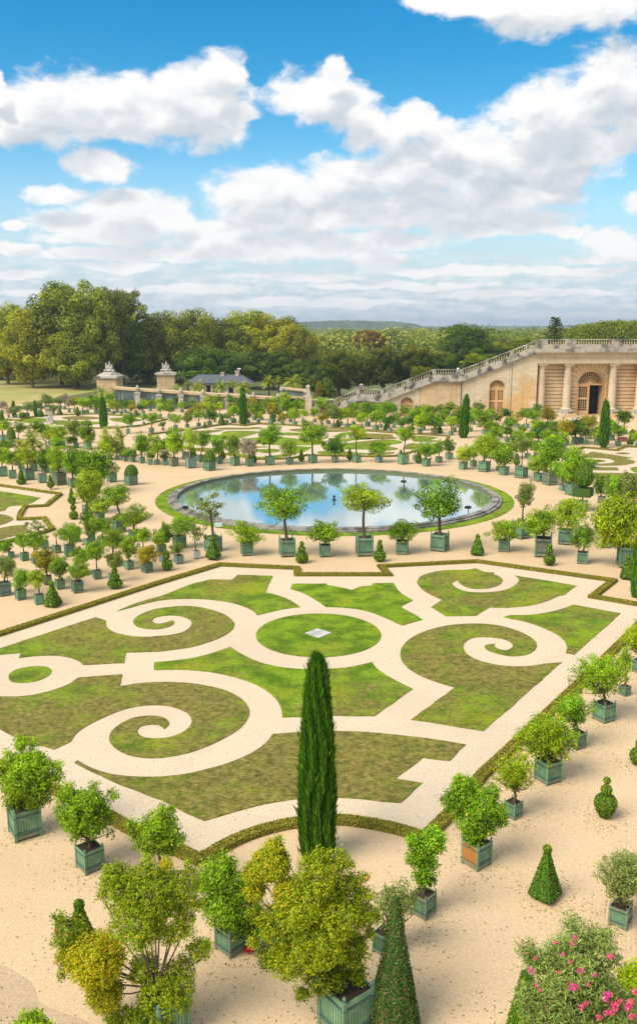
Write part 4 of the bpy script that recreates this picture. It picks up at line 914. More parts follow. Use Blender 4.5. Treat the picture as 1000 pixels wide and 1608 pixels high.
def cyl_leaves(name, prof, n, size, seed=0, asp=.35, vertical=True, jitter=.35, sq=False):
    """leaf scatter on a surface of revolution; prof = (r, z) list"""
    g = np.random.default_rng(seed); pr = np.array(prof); seg = np.diff(pr, axis=0); ln = np.hypot(seg[:, 0], seg[:, 1])*(pr[:-1, 0]+pr[1:, 0]+.02); cum = np.cumsum(ln)/ln.sum()
    i = np.searchsorted(cum, g.uniform(0, 1, n)); i = np.minimum(i, len(seg)-1); t = g.uniform(0, 1, n); r = pr[i, 0]+seg[i, 0]*t; z = pr[i, 1]+seg[i, 1]*t; a = g.uniform(0, 2*PI, n)
    if sq:
        am = np.mod(a, PI/2)-PI/4; r = r*math.cos(PI/4)/np.cos(am)*1.0; a0 = a; an = a-am
    else: a0 = a; an = a
    nr = np.stack([np.cos(an)*seg[i, 1], np.sin(an)*seg[i, 1], -seg[i, 0]], 1); nr /= np.linalg.norm(nr, axis=1, keepdims=True)+1e-9
    c = np.stack([np.cos(a)*r, np.sin(a)*r, z], 1)+nr*(g.uniform(-.6, .5, n)*size)[:, None]
    # soft vertical strands / clumps tone
    tone = .5+.28*np.sin(a*9+z*.7+3*np.sin(z*1.3))+.15*np.sin(a*23+z*2.1)
    if vertical: c = c+nr*((tone-.5)*np.maximum(.0, r)*.32)[:, None]
    if vertical: c = c+nr*((g.random(n) < .02)*g.uniform(.03, .16, n))[:, None]
    if not vertical: return leafcloud(name, c, nr, size, .6, tone*.6+.2, jitter)
    s = size*g.uniform(.7, 1.5, n); up = np.array([0, 0, 1.0])+nr*.22+g.normal(0, .12, (n, 3)); up /= np.linalg.norm(up, axis=1, keepdims=True)
    sd = np.cross(up, nr+g.normal(0, jitter, (n, 3))); sd /= np.linalg.norm(sd, axis=1, keepdims=True)+1e-9; s = s[:, None]
    v = np.empty((n, 4, 3)); v[:, 0] = c-up*s; v[:, 1] = c+sd*s*asp*.5; v[:, 2] = c+up*s+nr*s*.18; v[:, 3] = c-sd*s*asp*.5
    me = bpy.data.meshes.new(name); me.from_pydata(v.reshape(-1, 3).tolist(), [], np.arange(4*n).reshape(-1, 4).tolist())
    at_ = me.attributes.new('lv', 'FLOAT_COLOR', 'FACE'); lv = np.clip(tone+g.normal(0, .2, n), 0, 1)
    at_.data.foreach_set('color', np.stack([lv, g.uniform(0, 1, n), lv, np.ones(n)], 1).astype(np.float32).reshape(-1)); return me
# tub meshes, unit width, height 1.0
def slatted(mb, lo, hi, inner, n, z0, z1, th=.02):
    for side in range(4):
        for k in range(n):
            a = lo+(hi-lo)*k/n+.011; b_ = lo+(hi-lo)*(k+1)/n-.011; y0, y1 = -inner-th, -inner
            q = [(a,y0),(b_,y0),(b_,y1),(a,y1)]
            for _ in range(side): q = [(-y, x) for x, y in q]
            mb.hexa([(x, y, z0) for x, y in q]+[(x, y, z1) for x, y in q])
def tub_body(slats=9):
    mb = MB(); mb.box(-.44, .44, -.44, .44, .13, .90)
    slatted(mb, -.43, .43, .44, slats, .15, .93); return mb.mesh('tub_panels')
def ring_mesh(o, i, z0, z1, name, feet=False):
    vs = [(sx*r, sy*r, z) for z in (z0, z1) for r in (o, i) for sx, sy in ((-1,-1),(1,-1),(1,1),(-1,1))]; fs = []
    for k in range(4):
        k2 = (k+1) % 4; fs += [(k, k2, 8+k2, 8+k), (4+k2, 4+k, 12+k, 12+k2), (8+k, 8+k2, 12+k2, 12+k), (k2, k, 4+k, 4+k2)]
    return MB().add(vs, fs).mesh(name)
def tub_post(fin=True):
    mb = MB().box(-.05, .05, -.05, .05, 0, 1.0)
    if fin: mb.lathe([(.03,1.0),(.022,1.03),(.045,1.06),(.052,1.09),(.03,1.125),(.005,1.135)], n=8)
    return mb.mesh('tub_post')
TB, TP = tub_body(), tub_post(); RT, RB = ring_mesh(.485, .438, .86, .96, 'top_rail'), ring_mesh(.485, .438, .08, .20, 'bottom_rail')
SOIL = MB().box(-.43, .43, -.43, .43, .86, .915).mesh('soil')
BAND1, BAND2 = ring_mesh(.511, .47, .80, .835, 'iron_band'), ring_mesh(.511, .47, .26, .295, 'iron_band')
def simple_tub():
    mb = MB(); mb.box(-.45, .45, -.45, .45, .12, .93)
    for side in range(4):
        for (a, b_, zz0, zz1, y0) in ((-.45,.45,.85,.96,-.48),(-.45,.45,.13,.23,-.48)):
            q = [(a,y0),(b_,y0),(b_,-.45),(a,-.45)]
            for _ in range(side): q = [(-y, x) for x, y in q]
            mb.hexa([(x, y, zz0) for x, y in q]+[(x, y, zz1) for x, y in q])
    for x in (-.455, .455):
        for y in (-.455, .455): mb.box(x-.047, x+.047, y-.047, y+.047, 0, 1.02, .9); mb.ball((x, y, 1.07), .048, 6, 4)
    return mb.mesh('tub')
ST = simple_tub()
def far_tub():
    mb = MB(); mb.box(-.47, .47, -.47, .47, .1, .95)
    for x in (-.45, .45):
        for y in (-.45, .45): mb.box(x-.05, x+.05, y-.05, y+.05, 0, 1.06)
    return mb.mesh('tub')
FT = far_tub()
def trunk_mesh(seed, limbs=5, n=6):
    g = random.Random(seed); mb = MB(); bend = (g.uniform(-.05, .05), g.uniform(-.05, .05))
    pts = [(bend[0]*math.sin(k/5*PI), bend[1]*math.sin(k/5*PI), k/5*.86) for k in range(6)]; mb.tube(pts, [.5-.22*k/5 for k in range(6)] if 0 else [.05-.02*k/5 for k in range(6)], n)
    for i in range(limbs):
        a = 2*PI*i/limbs+g.uniform(-.4, .4); z = g.uniform(.66, .84); L = g.uniform(.22, .34)
        mb.tube([(pts[-1][0], pts[-1][1], z), (L*.5*math.cos(a), L*.5*math.sin(a), z+.10), (L*math.cos(a), L*math.sin(a), z+.24)], [.022, .014, .006], 5)
    return mb.mesh('trunk', True)
TRUNK = [trunk_mesh(i) for i in range(5)]
def add_tub(root, s, level, m='paint', worn=None, h=1.0):
    """root is the plant's Empty; level 3 near, 2 middle, 1 far"""
    M_ = MATS[m]; sc = (s, s, s*h)
    if level == 3:
        t_ = obj('tub', TB, M_, root, scale=sc)
        for me, nm in ((RT, 'top_rail'), (RB, 'bottom_rail')): obj(nm, me, MATS['paint_worn'] if worn == 'frame' or nm[0] == 'b' else M_, t_)
        for x in (-.455, .455):
            for y in (-.455, .455): obj('corner_post', TP, MATS['paint_worn'] if worn == 'frame' else M_, t_, (x, y, 0))
        for me in (BAND1, BAND2): obj('iron_band', me, MATS['iron'], t_)
        obj('soil', SOIL, MATS['soil'], root, scale=sc)
    elif level == 2: t_ = obj('tub', ST, M_, root, scale=sc); obj('soil', SOIL, MATS['soil'], root, scale=(sc[0], sc[1], sc[2]*1.025))
    else: t_ = obj('tub', FT, M_, root, scale=sc)
    return t_
LEAFM = {'g':'leaf_g','y':'leaf_y','d':'leaf_d','o':'leaf_o','r':'leaf_r','l':'leaf_pink','v':'leaf_olive'}
CW = {'g':['mid-green','fresh green','leafy green'],'y':['yellow-green','golden green','lime green'],'d':['dark green','deep green'],'o':['olive grey','dull olive'],'r':['autumn-tinted','orange-tinted'],'l':['pinkish','pink-grey'],'v':['olive','grey-green']}
ORD = ['leftmost','second from left','third from left','fourth from left','fifth from left','sixth from left','seventh from left','eighth from left','ninth from left','tenth from left']
def ordn(k, n):
    if k < 10: return ORD[k]
    q = n-1-k
    if q == 0: return 'rightmost'
    if q < 10: return ['','second','third','fourth','fifth','sixth','seventh','eighth','ninth','tenth'][q]+' from right'
    suf = 'th' if 10 < (k+1) % 100 < 14 else {1:'st',2:'nd',3:'rd'}.get((k+1) % 10, 'th'); return f'{k+1}{suf} from left'
def potted(x, yb, tw, cx=None, cw=None, yt=None, ycb=None, col='g', shape='r', yaw=35, th=1.22, fruit=0, mat_=None, level=None, leaf=None, worn=None):
    rnd = random
    Yb = at(x, yb).y; k = abs(math.cos(R(yaw)))+abs(math.sin(R(yaw))); pm = ppm(Yb+.4, .5)
    s = tw/pm/k*1.0
    dc = s*.5*k                                      # centre lies behind the nearest corner
    Y = Yb+dc; pm = ppm(Y, .5); X = atY(x, yb, Y).x; X = (x-500)/F*(Y*CP+(H)*SP)
    if cx is None:
        cx = x+rnd.uniform(-.15, .15)*tw; cw = tw*rnd.uniform(2.1, 2.75); hh = cw*rnd.uniform(.78, .95); gap = rnd.choice([1.1, 1.2, 1.35, 1.55, 1.9])*tw*.9 if shape != 'b' else tw*.8
        ycb = yb-gap-tw*.15; yt = ycb-hh
    level = level or (3 if tw >= 19 else 2 if tw >= 9.5 else 1)
    root = empty({'p':'potted_palm','l':'potted_oleander','m':'potted_box_ball'}.get(shape, 'potted_tree'), (X, Y, 0), R(yaw))
    hgt = s*th
    if mat_ is None: mat_ = rnd.choice(['paint']*5+['paint_pale', 'paint_worn'])
    add_tub(root, s, level, mat_, worn, th)
    zt, zb = atY(cx, yt, Y).z, max(atY(cx, ycb, Y).z, hgt*.9); zc = (zt+zb)/2; rz = max(.2, (zt-zb)/2); rx = cw/2/ppm(Y, zc); dx = (cx-500)/F*(Y*CP+(H-zc)*SP)-X
    cxl, syl = dx*math.cos(R(yaw)), -dx*math.sin(R(yaw))
    lm = MATS[leaf or LEAFM.get(col, 'leaf_g')]
    if shape == 'm':
        zb = hgt*.9; obj('clipped_crown', DOMEC, MATS['topiary_core'], root, (cxl, syl, zb), scale=(rx, rx, zt-zb)); obj('leaves', DOME, MATS['leaf_topiary'] if not leaf else lm, root, (cxl, syl, zb), scale=(rx, rx, zt-zb))
        return root
    if shape == 'p':
        obj('trunk', TRUNK[0], MATS['bark'], root, (0, 0, hgt*.85), scale=(rx*3.2, rx*3.2, max(.3, (zb+zc)/2-hgt*.85)*1.15))
        obj('fronds', rnd.choice(PALM), MATS['leaf_palm'], root, (cxl, syl, zb+(zt-zb)*.35), rot=(0, 0, rnd.uniform(0, 6)), scale=(rx, rx, (zt-zb)*.68)); return root
    tr = max(.9, rx*1.7)
    tt = obj('trunk', rnd.choice(TRUNK), MATS['bark'], root, (0, 0, hgt*.85), rot=(math.atan2(-syl, max(.5, zc-hgt*.85)) if abs(syl) > .1 else 0, math.atan2(cxl, max(.5, zc-hgt*.85)) if abs(cxl) > .1 else 0, 0), scale=(tr, tr, max(.25, zc+rz*.2-hgt*.85)))
    meshes = SPARSE if shape == 's' else (FINE if tw >= 19 else HI if cw > 22 else MD if cw > 12 else LO)
    obj('crown', rnd.choice(meshes), lm, root, (cxl, syl, zc), rot=(rnd.uniform(-.3, .3), rnd.uniform(-.3, .3), rnd.uniform(0, 6.28)), scale=(rx*rnd.uniform(1.08, 1.28), rx*rnd.uniform(1.08, 1.28), rz*1.12))
    if shape == 't': obj('crown', rnd.choice(HI), lm, root, (cxl, syl, zc-rz*.2), rot=(0, 0, rnd.uniform(0, 6.28)), scale=(rx*.7, rx*.7, rz*.95))
    for i in range(fruit):
        a = rnd.uniform(0, 2*PI); e = rnd.uniform(-.6, .8); q = .93
        MBf = FRUIT; obj('fruit', MBf, MATS['yellow_fruit'], root, (cxl+rx*q*math.cos(a)*math.cos(e), syl+rx*q*math.sin(a)*math.cos(e), zc+rz*q*math.sin(e)), scale=(.07,.07,.08))
    return root
FRUIT = MB().ball((0,0,0), 1, 8, 6).mesh('fruit', True)
SIZEW = lambda tw: 'large' if tw >= 24 else 'broad' if tw >= 18 else 'small' if tw < 7 else ''
def put_row(entries, ctx, group, yaw=(20, 50)):
    """entries sorted left to right inside one row; every tree gets its own words"""
    entries = sorted(entries, key=lambda e: e[0]); n = len(entries)
    for k, e in enumerate(entries):
        kw = e[-1] if isinstance(e[-1], dict) else {}; a = [q for q in e if not isinstance(q, dict)]
        shape = a[8] if len(a) > 8 else kw.get('shape', 'r'); col = a[7] if len(a) > 7 else kw.get('col', 'g')
        lab = kw.pop('label', None) if kw else None; yw = kw.pop('yaw', None) if kw else None
        root = potted(*a, yaw=yw if yw is not None else random.uniform(*yaw), **kw)
        kind = {'r':'round tree','b':'bushy shrub','s':'airy tree','t':'lumpy tree','f':'flat tree','l':'oleander','m':'clipped ball','p':'palm'}[shape]
        if not lab: lab = f'{random.choice(CW[col])} {kind}, {ordn(k, n)} {ctx}'
        root['label'] = lab; w_ = len(lab.split())
        if w_ > 16: print('LONG', w_, lab)
        root['category'] = {'p':'potted palm','l':'potted oleander','m':'potted shrub','b':'potted shrub'}.get(shape, 'potted tree'); root['group'] = group
# clipped yews in the ground
TOPI = {}
def topiary(x, yb, parts, label, near=False, group='clipped yew topiary pieces', leafm='leaf_topiary'):
    """parts, all in pixels above the base: ('ball', z, r, squash) ('cone', z0, z1, r0, r1) ('pyr', ...) ('disc', z0, z1, r)"""
    g = at(x, yb); s = 1/ppm(g.y, .5); r0m = max([p[2] if p[0] == 'ball' else p[3] for p in parts])*s
    Y = g.y+r0m*.5; X = (x-500)/F*(Y*CP+H*SP); root = empty('topiary', (X, Y, 0), label=label, cat='topiary', group=group)
    zf = lambda q: atY(x, yb-q, Y).z; top = 0
    dens = 5 if near else 1
    for p in parts:
        if p[0] == 'ball':
            z, r = zf(p[1]), p[2]/ppm(Y, zf(p[1])); q = p[3] if len(p) > 3 else 1.0; core = MB().ball((0, 0, z), (r*.95, r*.95, r*.95*q), 14, 9)
            prof = [(r*math.cos(t), z+r*q*math.sin(t)) for t in [(-.5+k/10)*PI for k in range(11)]]; nm = 'clipped_ball'
        elif p[0] == 'drop':
            z0, z1, r = zf(p[1]), zf(p[2]), p[3]*s; prof = [(r*f, z0+(z1-z0)*h_) for f, h_ in ((.08,0),(.35,.1),(.75,.32),(1,.6),(.93,.78),(.6,.94),(.05,1))]; core = MB().lathe([(a*.95, b_) for a, b_ in prof], n=16); nm = 'clipped_drop'
        elif p[0] == 'cone':
            z0, z1, r, r1 = zf(p[1]), zf(p[2]), p[3]*s, p[4]*s; prof = [(r*.6, z0), (r, z0+(z1-z0)*.07), ((r+r1)/2*1.04, (z0+z1)/2), (r1, z1)]; core = MB().lathe([(a*.94, b_) for a, b_ in prof], n=18); nm = 'clipped_cone'
        elif p[0] == 'pyr':
            z0, z1, r, r1 = zf(p[1]), zf(p[2]), p[3]*s, p[4]*s; core = MB().lathe([(r*.7, z0), (r*1.22, z0+(z1-z0)*.10), (r1*1.2, z1)], n=4); nm = 'clipped_pyramid'; prof = [(r*.7, z0), (r*1.24, z0+(z1-z0)*.10), (r1*1.25, z1)]
        elif p[0] == 'disc':
            z0, z1, r = zf(p[1]), zf(p[2]), p[3]*s; core = MB().lathe([(r*.25, z0-.25*(z1-z0)), (r, z0+.1*(z1-z0)), (r*1.03, z1-.1*(z1-z0)), (r*.9, z1)], n=8); prof = [(r*.25, z0-.25*(z1-z0)), (r, z0), (r, z1), (0, z1)]; nm = 'clipped_disc'
        o = core.build(nm, MATS['topiary_core'], root, smooth=(nm in ('clipped_ball', 'clipped_drop')))
        if nm == 'clipped_pyramid': o.rotation_euler = (0, 0, random.uniform(.0, .5)); 
        if prof:
            rr = max(a for a, _ in prof); hh = max(b_ for _, b_ in prof)-min(b_ for _, b_ in prof)
            n = int(min(16000, 500+rr*hh*(5200 if near else 900))); me = cyl_leaves('leaves', prof, n, .055 if near else .12, int(x), vertical=False, jitter=.5, sq=(nm == 'clipped_pyramid'))
            obj('leaves', me, MATS[leafm], o)
        top = max(top, zf(p[2] if p[0] != 'ball' else p[1]))
    MB().lathe([(.07,0),(.05,max(.3, top*.8))], n=6).build('stem', MATS['bark'], root)
    return root
def cypress(x, yb, prof, label, n=5000, size=.16):
    """prof: (half width px, height px above base)"""
    g = at(x, yb); s = 1/ppm(g.y, 1); r0 = max(p[0] for p in prof)*s; Y = g.y+r0*.7; X = (x-500)/F*(Y*CP+H*SP)
    root = empty('cypress', (X, Y, 0), label=label, cat='cypress', group='columnar cypresses of the garden')
    pr = [(w_/ppm(Y, 3), max(0, atY(x, yb-h_, Y).z)) for w_, h_ in prof]
    MB().lathe([(a*.80, b_) for a, b_ in pr], n=20).build('foliage_core', MATS['topiary_core'], root)
    obj('foliage', cyl_leaves('foliage', pr, n, size, int(x), asp=.30), MATS['leaf_cypress'], root)
    MB().lathe([(.12,0),(.1,pr[0][1]+.6)], n=8).build('trunk', MATS['bark'], root)
    return root, pr
# ---------------- every plant of the garden, read off the photograph ----------------
random.seed(11)
K = dict
def near(e, label, name_group='potted trees round the front parterre'):
    kw = dict(e[-1]) if isinstance(e[-1], dict) else {}; a = [q for q in e if not isinstance(q, dict)]
    yaw = kw.pop('yaw', 40); lobes = kw.pop('lobes', None); n = kw.pop('n', 9000); lf = kw.pop('lf', .13); lf *= .77; matn = kw.pop('lm', None); fr = kw.pop('nf', 0); fm = kw.pop('fm', 'yellow_fruit'); cat = kw.pop('cat', 'potted tree'); asp = kw.pop('asp', .45)
    goldlobes = kw.pop('gold', ()); limbn = kw.pop('limbs', 6); slatm = kw.pop('orange', False)
    x, yb, tw, cx, cw, yt, ycb = a[:7]
    Yb = at(x, yb).y; k = abs(math.cos(R(yaw)))+abs(math.sin(R(yaw))); s = tw/ppm(Yb+.3, .6)/k; Y = Yb+s*.5*k; kw['th'] = kw.get('th', 1.22) if kw.get('th') != .92 else 1.18; X = (x-500)/F*(Y*CP+(H-.3)*SP)
    name = kw.pop('name', 'potted_citrus')
    root = empty(name, (X, Y, 0), R(yaw), label=label, cat=cat, group=name_group)
    t_ = add_tub(root, s, 3, kw.pop('mat_', 'paint'), kw.pop('worn', None), kw.get('th', 1.0)); hgt = s*kw.pop('th', 1.0)
    if slatm:
        mb = MB(); slatted(mb, -.41, .41, .468, 7, .20, .955, .025); side = mb.mesh('wood_panel'); fs = len(side.polygons)
        # keep one side only: the one turned to the lower left
        bm = bmesh.new(); bm.from_mesh(side); bmesh.ops.delete(bm, geom=[f for f in bm.faces if not (f.calc_center_median().x < -.44)], context='FACES'); bm.to_mesh(side); bm.free()
        obj('wood_panel', side, MATS['orange_wood'], t_, label='unpainted orange-brown plank side')
    inv = Matrix.Rotation(-R(yaw), 3, 'Z')
    def loc(px, py, dy=0):                                        # a point over the tub plane, in the plant's own axes
        w = atY(px, py, Y+dy); return inv @ Vector((w.x-X, w.y-Y, w.z))
    zt = atY(cx, yt, Y).z; zb = max(hgt*.9, atY(cx, ycb, Y).z); pmz = ppm(Y, (zt+zb)/2)
    if lobes is None:
        g = random.Random(int(cx*7)); lobes = []
        W2, H2 = cw/2, (ycb-yt)/2; my = (yt+ycb)/2; nl = kw.pop('nl', 15)
        for i in range(nl):
            ph = math.acos(1-2*(i+.5)/nl); th = 2.399*i; q = .60*g.uniform(.8, 1.12)
            lobes.append((cx+W2*q*math.sin(ph)*math.cos(th), my-H2*q*math.cos(ph), min(W2, H2)*g.uniform(.30, .50), q*math.sin(ph)*math.sin(th)*W2))
        for i in range(9):
            th = g.uniform(0, 2*PI); q = g.uniform(.85, 1.08); lobes.append((cx+W2*q*math.cos(th), my-H2*q*math.sin(th)*.95, min(W2, H2)*g.uniform(.10, .20), g.uniform(-.5, .5)*W2))
        lobes.append((cx, my, min(W2, H2)*.5, 0))
    hub = Vector((0, 0, hgt*.88)); C = []
    for i, l in enumerate(lobes):
        dy = (l[3] if len(l) > 3 else 0)/pmz; p = loc(l[0], l[1], dy); C.append((p.x, p.y, p.z, l[2]/pmz*(.84 if name == 'potted_pomegranate' else 1)))
    mb = MB(); cen = Vector((sum(c_[0] for c_ in C)/len(C), sum(c_[1] for c_ in C)/len(C), sum(c_[2] for c_ in C)/len(C)))
    lowz = min(c_[2] for c_ in C); fork = Vector((cen.x*.35, cen.y*.35, max(hgt+.15, min(cen.z*.9, lowz+.1)))); tr = .035+.02*s
    mb.tube([hub, hub.lerp(fork, .5)+Vector((.03,-.03,0)), fork], [tr*1.3, tr, tr*.85], 8)
    lf_pts = []; rr = random.Random(3)
    for i, c_ in enumerate(C):
        e_ = Vector(c_[:3]); m_ = fork.lerp(e_, .55)+Vector((rr.uniform(-.1,.1), rr.uniform(-.1,.1), -.08)); mb.tube([fork, m_, e_], [tr*.5, tr*.32, tr*.12], 5)
        for j in range(3):
            q = e_+Vector((rr.gauss(0,1), rr.gauss(0,1), rr.gauss(.2,.8))).normalized()*c_[3]*.9; mb.tube([m_.lerp(e_, .6), q], [tr*.18, tr*.06], 4)
    mb.build('trunk', MATS['bark'], root, smooth=True)
    def cloud(L, n, m, nm, seed):
        n = int(n*1.45) if n < 25000 else int(n*1.15)
        g = np.random.default_rng(seed); c = np.array([l[:3] for l in L]); rad = np.array([l[3] for l in L]); w = rad**2.1; w /= w.sum()
        # twigs inside every lobe carry tufts of leaves
        nt_ = max(8, n//14); idx = g.choice(len(L), nt_, p=w); d = g.normal(0, 1, (nt_, 3)); d /= np.linalg.norm(d, axis=1, keepdims=True); tp = c[idx]+d*(rad[idx]*g.uniform(.25, 1.08, nt_)**.55)[:, None]*np.array([1,1,.9])
        lt_ = g.uniform(0, 1, len(L)); ti = g.integers(0, nt_, n); p = tp[ti]+g.normal(0, lf*.75, (n, 3)); nr = d[ti]*.5+np.array([0,0,.6]); tone = g.uniform(.1, .8, nt_)
        hgtv = np.clip((p[:, 2]-p[:, 2].min())/(np.ptp(p[:, 2])+1e-6), 0, 1)  # leaves lighten with height: shade of the lower crown painted into tone
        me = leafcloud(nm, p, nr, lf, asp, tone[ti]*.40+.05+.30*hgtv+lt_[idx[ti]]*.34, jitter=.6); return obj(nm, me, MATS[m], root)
    base_m = matn or 'leaf_g'
    rest = [C[i] for i in range(len(C)) if i not in goldlobes]
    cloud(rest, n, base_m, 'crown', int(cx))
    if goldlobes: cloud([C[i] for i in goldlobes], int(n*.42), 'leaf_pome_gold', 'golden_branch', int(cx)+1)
    for i in range(fr):
        c_ = rr.choice(C); d = Vector((rr.gauss(0,1), rr.gauss(-.6,1), rr.gauss(.2,1))).normalized(); q = Vector(c_[:3])+d*c_[3]*.95
        obj('fruit', FRUIT, MATS[fm], root, q, scale=(.035,.035,.04))
    return root, C, loc

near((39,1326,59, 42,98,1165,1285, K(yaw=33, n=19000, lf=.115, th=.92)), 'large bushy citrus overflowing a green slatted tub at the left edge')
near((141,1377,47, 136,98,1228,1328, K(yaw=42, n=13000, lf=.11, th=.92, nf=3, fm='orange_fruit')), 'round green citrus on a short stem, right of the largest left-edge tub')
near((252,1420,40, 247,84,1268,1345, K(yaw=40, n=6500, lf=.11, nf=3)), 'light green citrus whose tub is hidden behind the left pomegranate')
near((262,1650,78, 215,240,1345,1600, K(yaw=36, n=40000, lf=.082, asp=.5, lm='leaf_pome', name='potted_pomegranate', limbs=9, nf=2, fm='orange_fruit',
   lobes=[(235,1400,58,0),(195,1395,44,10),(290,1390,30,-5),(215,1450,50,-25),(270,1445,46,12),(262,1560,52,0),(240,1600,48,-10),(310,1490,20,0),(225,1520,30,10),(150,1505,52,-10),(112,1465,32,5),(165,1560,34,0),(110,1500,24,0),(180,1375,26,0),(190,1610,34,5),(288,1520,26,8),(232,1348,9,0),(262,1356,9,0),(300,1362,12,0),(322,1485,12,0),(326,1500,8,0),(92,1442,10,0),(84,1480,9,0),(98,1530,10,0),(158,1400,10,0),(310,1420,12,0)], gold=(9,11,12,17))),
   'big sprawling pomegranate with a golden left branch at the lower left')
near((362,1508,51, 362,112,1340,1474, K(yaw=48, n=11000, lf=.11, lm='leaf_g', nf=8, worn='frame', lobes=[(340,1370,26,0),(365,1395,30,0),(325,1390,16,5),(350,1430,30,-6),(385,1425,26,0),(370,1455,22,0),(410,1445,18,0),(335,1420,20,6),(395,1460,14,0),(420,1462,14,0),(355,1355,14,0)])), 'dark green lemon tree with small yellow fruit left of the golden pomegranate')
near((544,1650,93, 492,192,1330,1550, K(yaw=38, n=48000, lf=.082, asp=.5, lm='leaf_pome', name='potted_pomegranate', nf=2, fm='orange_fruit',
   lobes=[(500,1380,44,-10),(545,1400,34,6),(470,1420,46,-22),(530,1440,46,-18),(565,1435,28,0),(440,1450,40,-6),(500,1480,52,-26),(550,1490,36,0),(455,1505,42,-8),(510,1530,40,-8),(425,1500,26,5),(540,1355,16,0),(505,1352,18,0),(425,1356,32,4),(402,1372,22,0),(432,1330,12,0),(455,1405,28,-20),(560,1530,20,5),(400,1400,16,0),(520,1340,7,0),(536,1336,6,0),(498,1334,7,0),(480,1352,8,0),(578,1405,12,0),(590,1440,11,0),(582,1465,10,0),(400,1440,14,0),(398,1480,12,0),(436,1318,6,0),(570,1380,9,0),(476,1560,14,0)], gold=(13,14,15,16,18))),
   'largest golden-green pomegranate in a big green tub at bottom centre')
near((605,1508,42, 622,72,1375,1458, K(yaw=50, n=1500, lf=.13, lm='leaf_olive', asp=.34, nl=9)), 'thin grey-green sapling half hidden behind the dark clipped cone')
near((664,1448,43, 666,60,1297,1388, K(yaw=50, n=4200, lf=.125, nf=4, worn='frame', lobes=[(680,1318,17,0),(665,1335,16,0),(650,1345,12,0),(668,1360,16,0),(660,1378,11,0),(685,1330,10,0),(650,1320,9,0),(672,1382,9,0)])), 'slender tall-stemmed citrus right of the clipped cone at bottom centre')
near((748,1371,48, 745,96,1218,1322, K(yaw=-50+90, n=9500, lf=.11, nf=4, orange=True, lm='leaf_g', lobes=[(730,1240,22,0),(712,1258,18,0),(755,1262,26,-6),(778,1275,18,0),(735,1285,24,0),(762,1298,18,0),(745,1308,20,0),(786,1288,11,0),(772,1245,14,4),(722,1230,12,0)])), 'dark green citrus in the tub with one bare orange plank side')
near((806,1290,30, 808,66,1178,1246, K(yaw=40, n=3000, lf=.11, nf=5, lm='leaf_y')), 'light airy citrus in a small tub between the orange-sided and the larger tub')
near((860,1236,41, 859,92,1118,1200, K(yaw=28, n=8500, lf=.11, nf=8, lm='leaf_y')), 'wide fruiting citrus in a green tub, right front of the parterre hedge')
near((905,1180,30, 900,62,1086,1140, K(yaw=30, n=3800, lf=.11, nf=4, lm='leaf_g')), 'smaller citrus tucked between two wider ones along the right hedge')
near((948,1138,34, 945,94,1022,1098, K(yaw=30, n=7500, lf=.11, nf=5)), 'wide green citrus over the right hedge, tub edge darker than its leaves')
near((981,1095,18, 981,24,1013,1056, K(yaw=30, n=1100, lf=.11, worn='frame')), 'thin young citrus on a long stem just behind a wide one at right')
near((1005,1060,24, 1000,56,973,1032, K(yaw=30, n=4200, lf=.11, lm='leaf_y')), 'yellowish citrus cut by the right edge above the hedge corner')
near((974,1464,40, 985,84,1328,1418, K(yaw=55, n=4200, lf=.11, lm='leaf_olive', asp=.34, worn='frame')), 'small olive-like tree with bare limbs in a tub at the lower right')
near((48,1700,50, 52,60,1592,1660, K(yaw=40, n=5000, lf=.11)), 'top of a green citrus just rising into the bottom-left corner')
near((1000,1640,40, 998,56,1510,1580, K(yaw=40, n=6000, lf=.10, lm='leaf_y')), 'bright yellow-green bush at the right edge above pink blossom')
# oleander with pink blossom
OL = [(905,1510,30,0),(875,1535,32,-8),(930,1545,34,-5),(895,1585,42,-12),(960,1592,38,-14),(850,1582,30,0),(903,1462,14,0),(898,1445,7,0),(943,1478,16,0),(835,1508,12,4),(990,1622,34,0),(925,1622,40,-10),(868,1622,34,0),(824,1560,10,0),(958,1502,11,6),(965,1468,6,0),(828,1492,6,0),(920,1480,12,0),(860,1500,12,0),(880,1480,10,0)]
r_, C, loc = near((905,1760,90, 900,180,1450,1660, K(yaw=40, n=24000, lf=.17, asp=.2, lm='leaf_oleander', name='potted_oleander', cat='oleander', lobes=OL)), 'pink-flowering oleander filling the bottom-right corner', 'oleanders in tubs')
rr = random.Random(9)
def petals(n, seed, rad):
    g = np.random.default_rng(seed); d = g.normal(0, 1, (n, 3)); d /= np.linalg.norm(d, axis=1, keepdims=True); return leafcloud('blossom', d*rad*g.uniform(.3, 1, (n, 1)), d, rad*.5, .9, jitter=.5)
PET = [petals(44, i, .16) for i in range(3)]
for (px, py, q) in ((833,1525,1.1),(958,1502,1.1),(911,1525,1.0),(898,1550,1.5),(903,1551,1.2),(842,1548,.7),(883,1500,.8),(902,1473,.8),(894,1511,.7),(840,1505,.6),(950,1567,1.5),(957,1562,1.0),(965,1580,1.5),(960,1588,1.4),(973,1573,1.0),(986,1583,1.5),(990,1575,1.3),(953,1592,1.2),(940,1598,1.1),(992,1596,1.3),(912,1583,1.0),(920,1577,1.0),(924,1547,.7),(934,1532,.8),(872,1481,.7),(898,1482,.9),(996,1558,1.0),(848,1555,.6),(877,1527,.6)):
    obj('blossom', rr.choice(PET), MATS['flower_pink'], r_, loc(px, py, -.75), rot=(rr.random()*3, rr.random()*3, 0), scale=(q*.42,)*3)
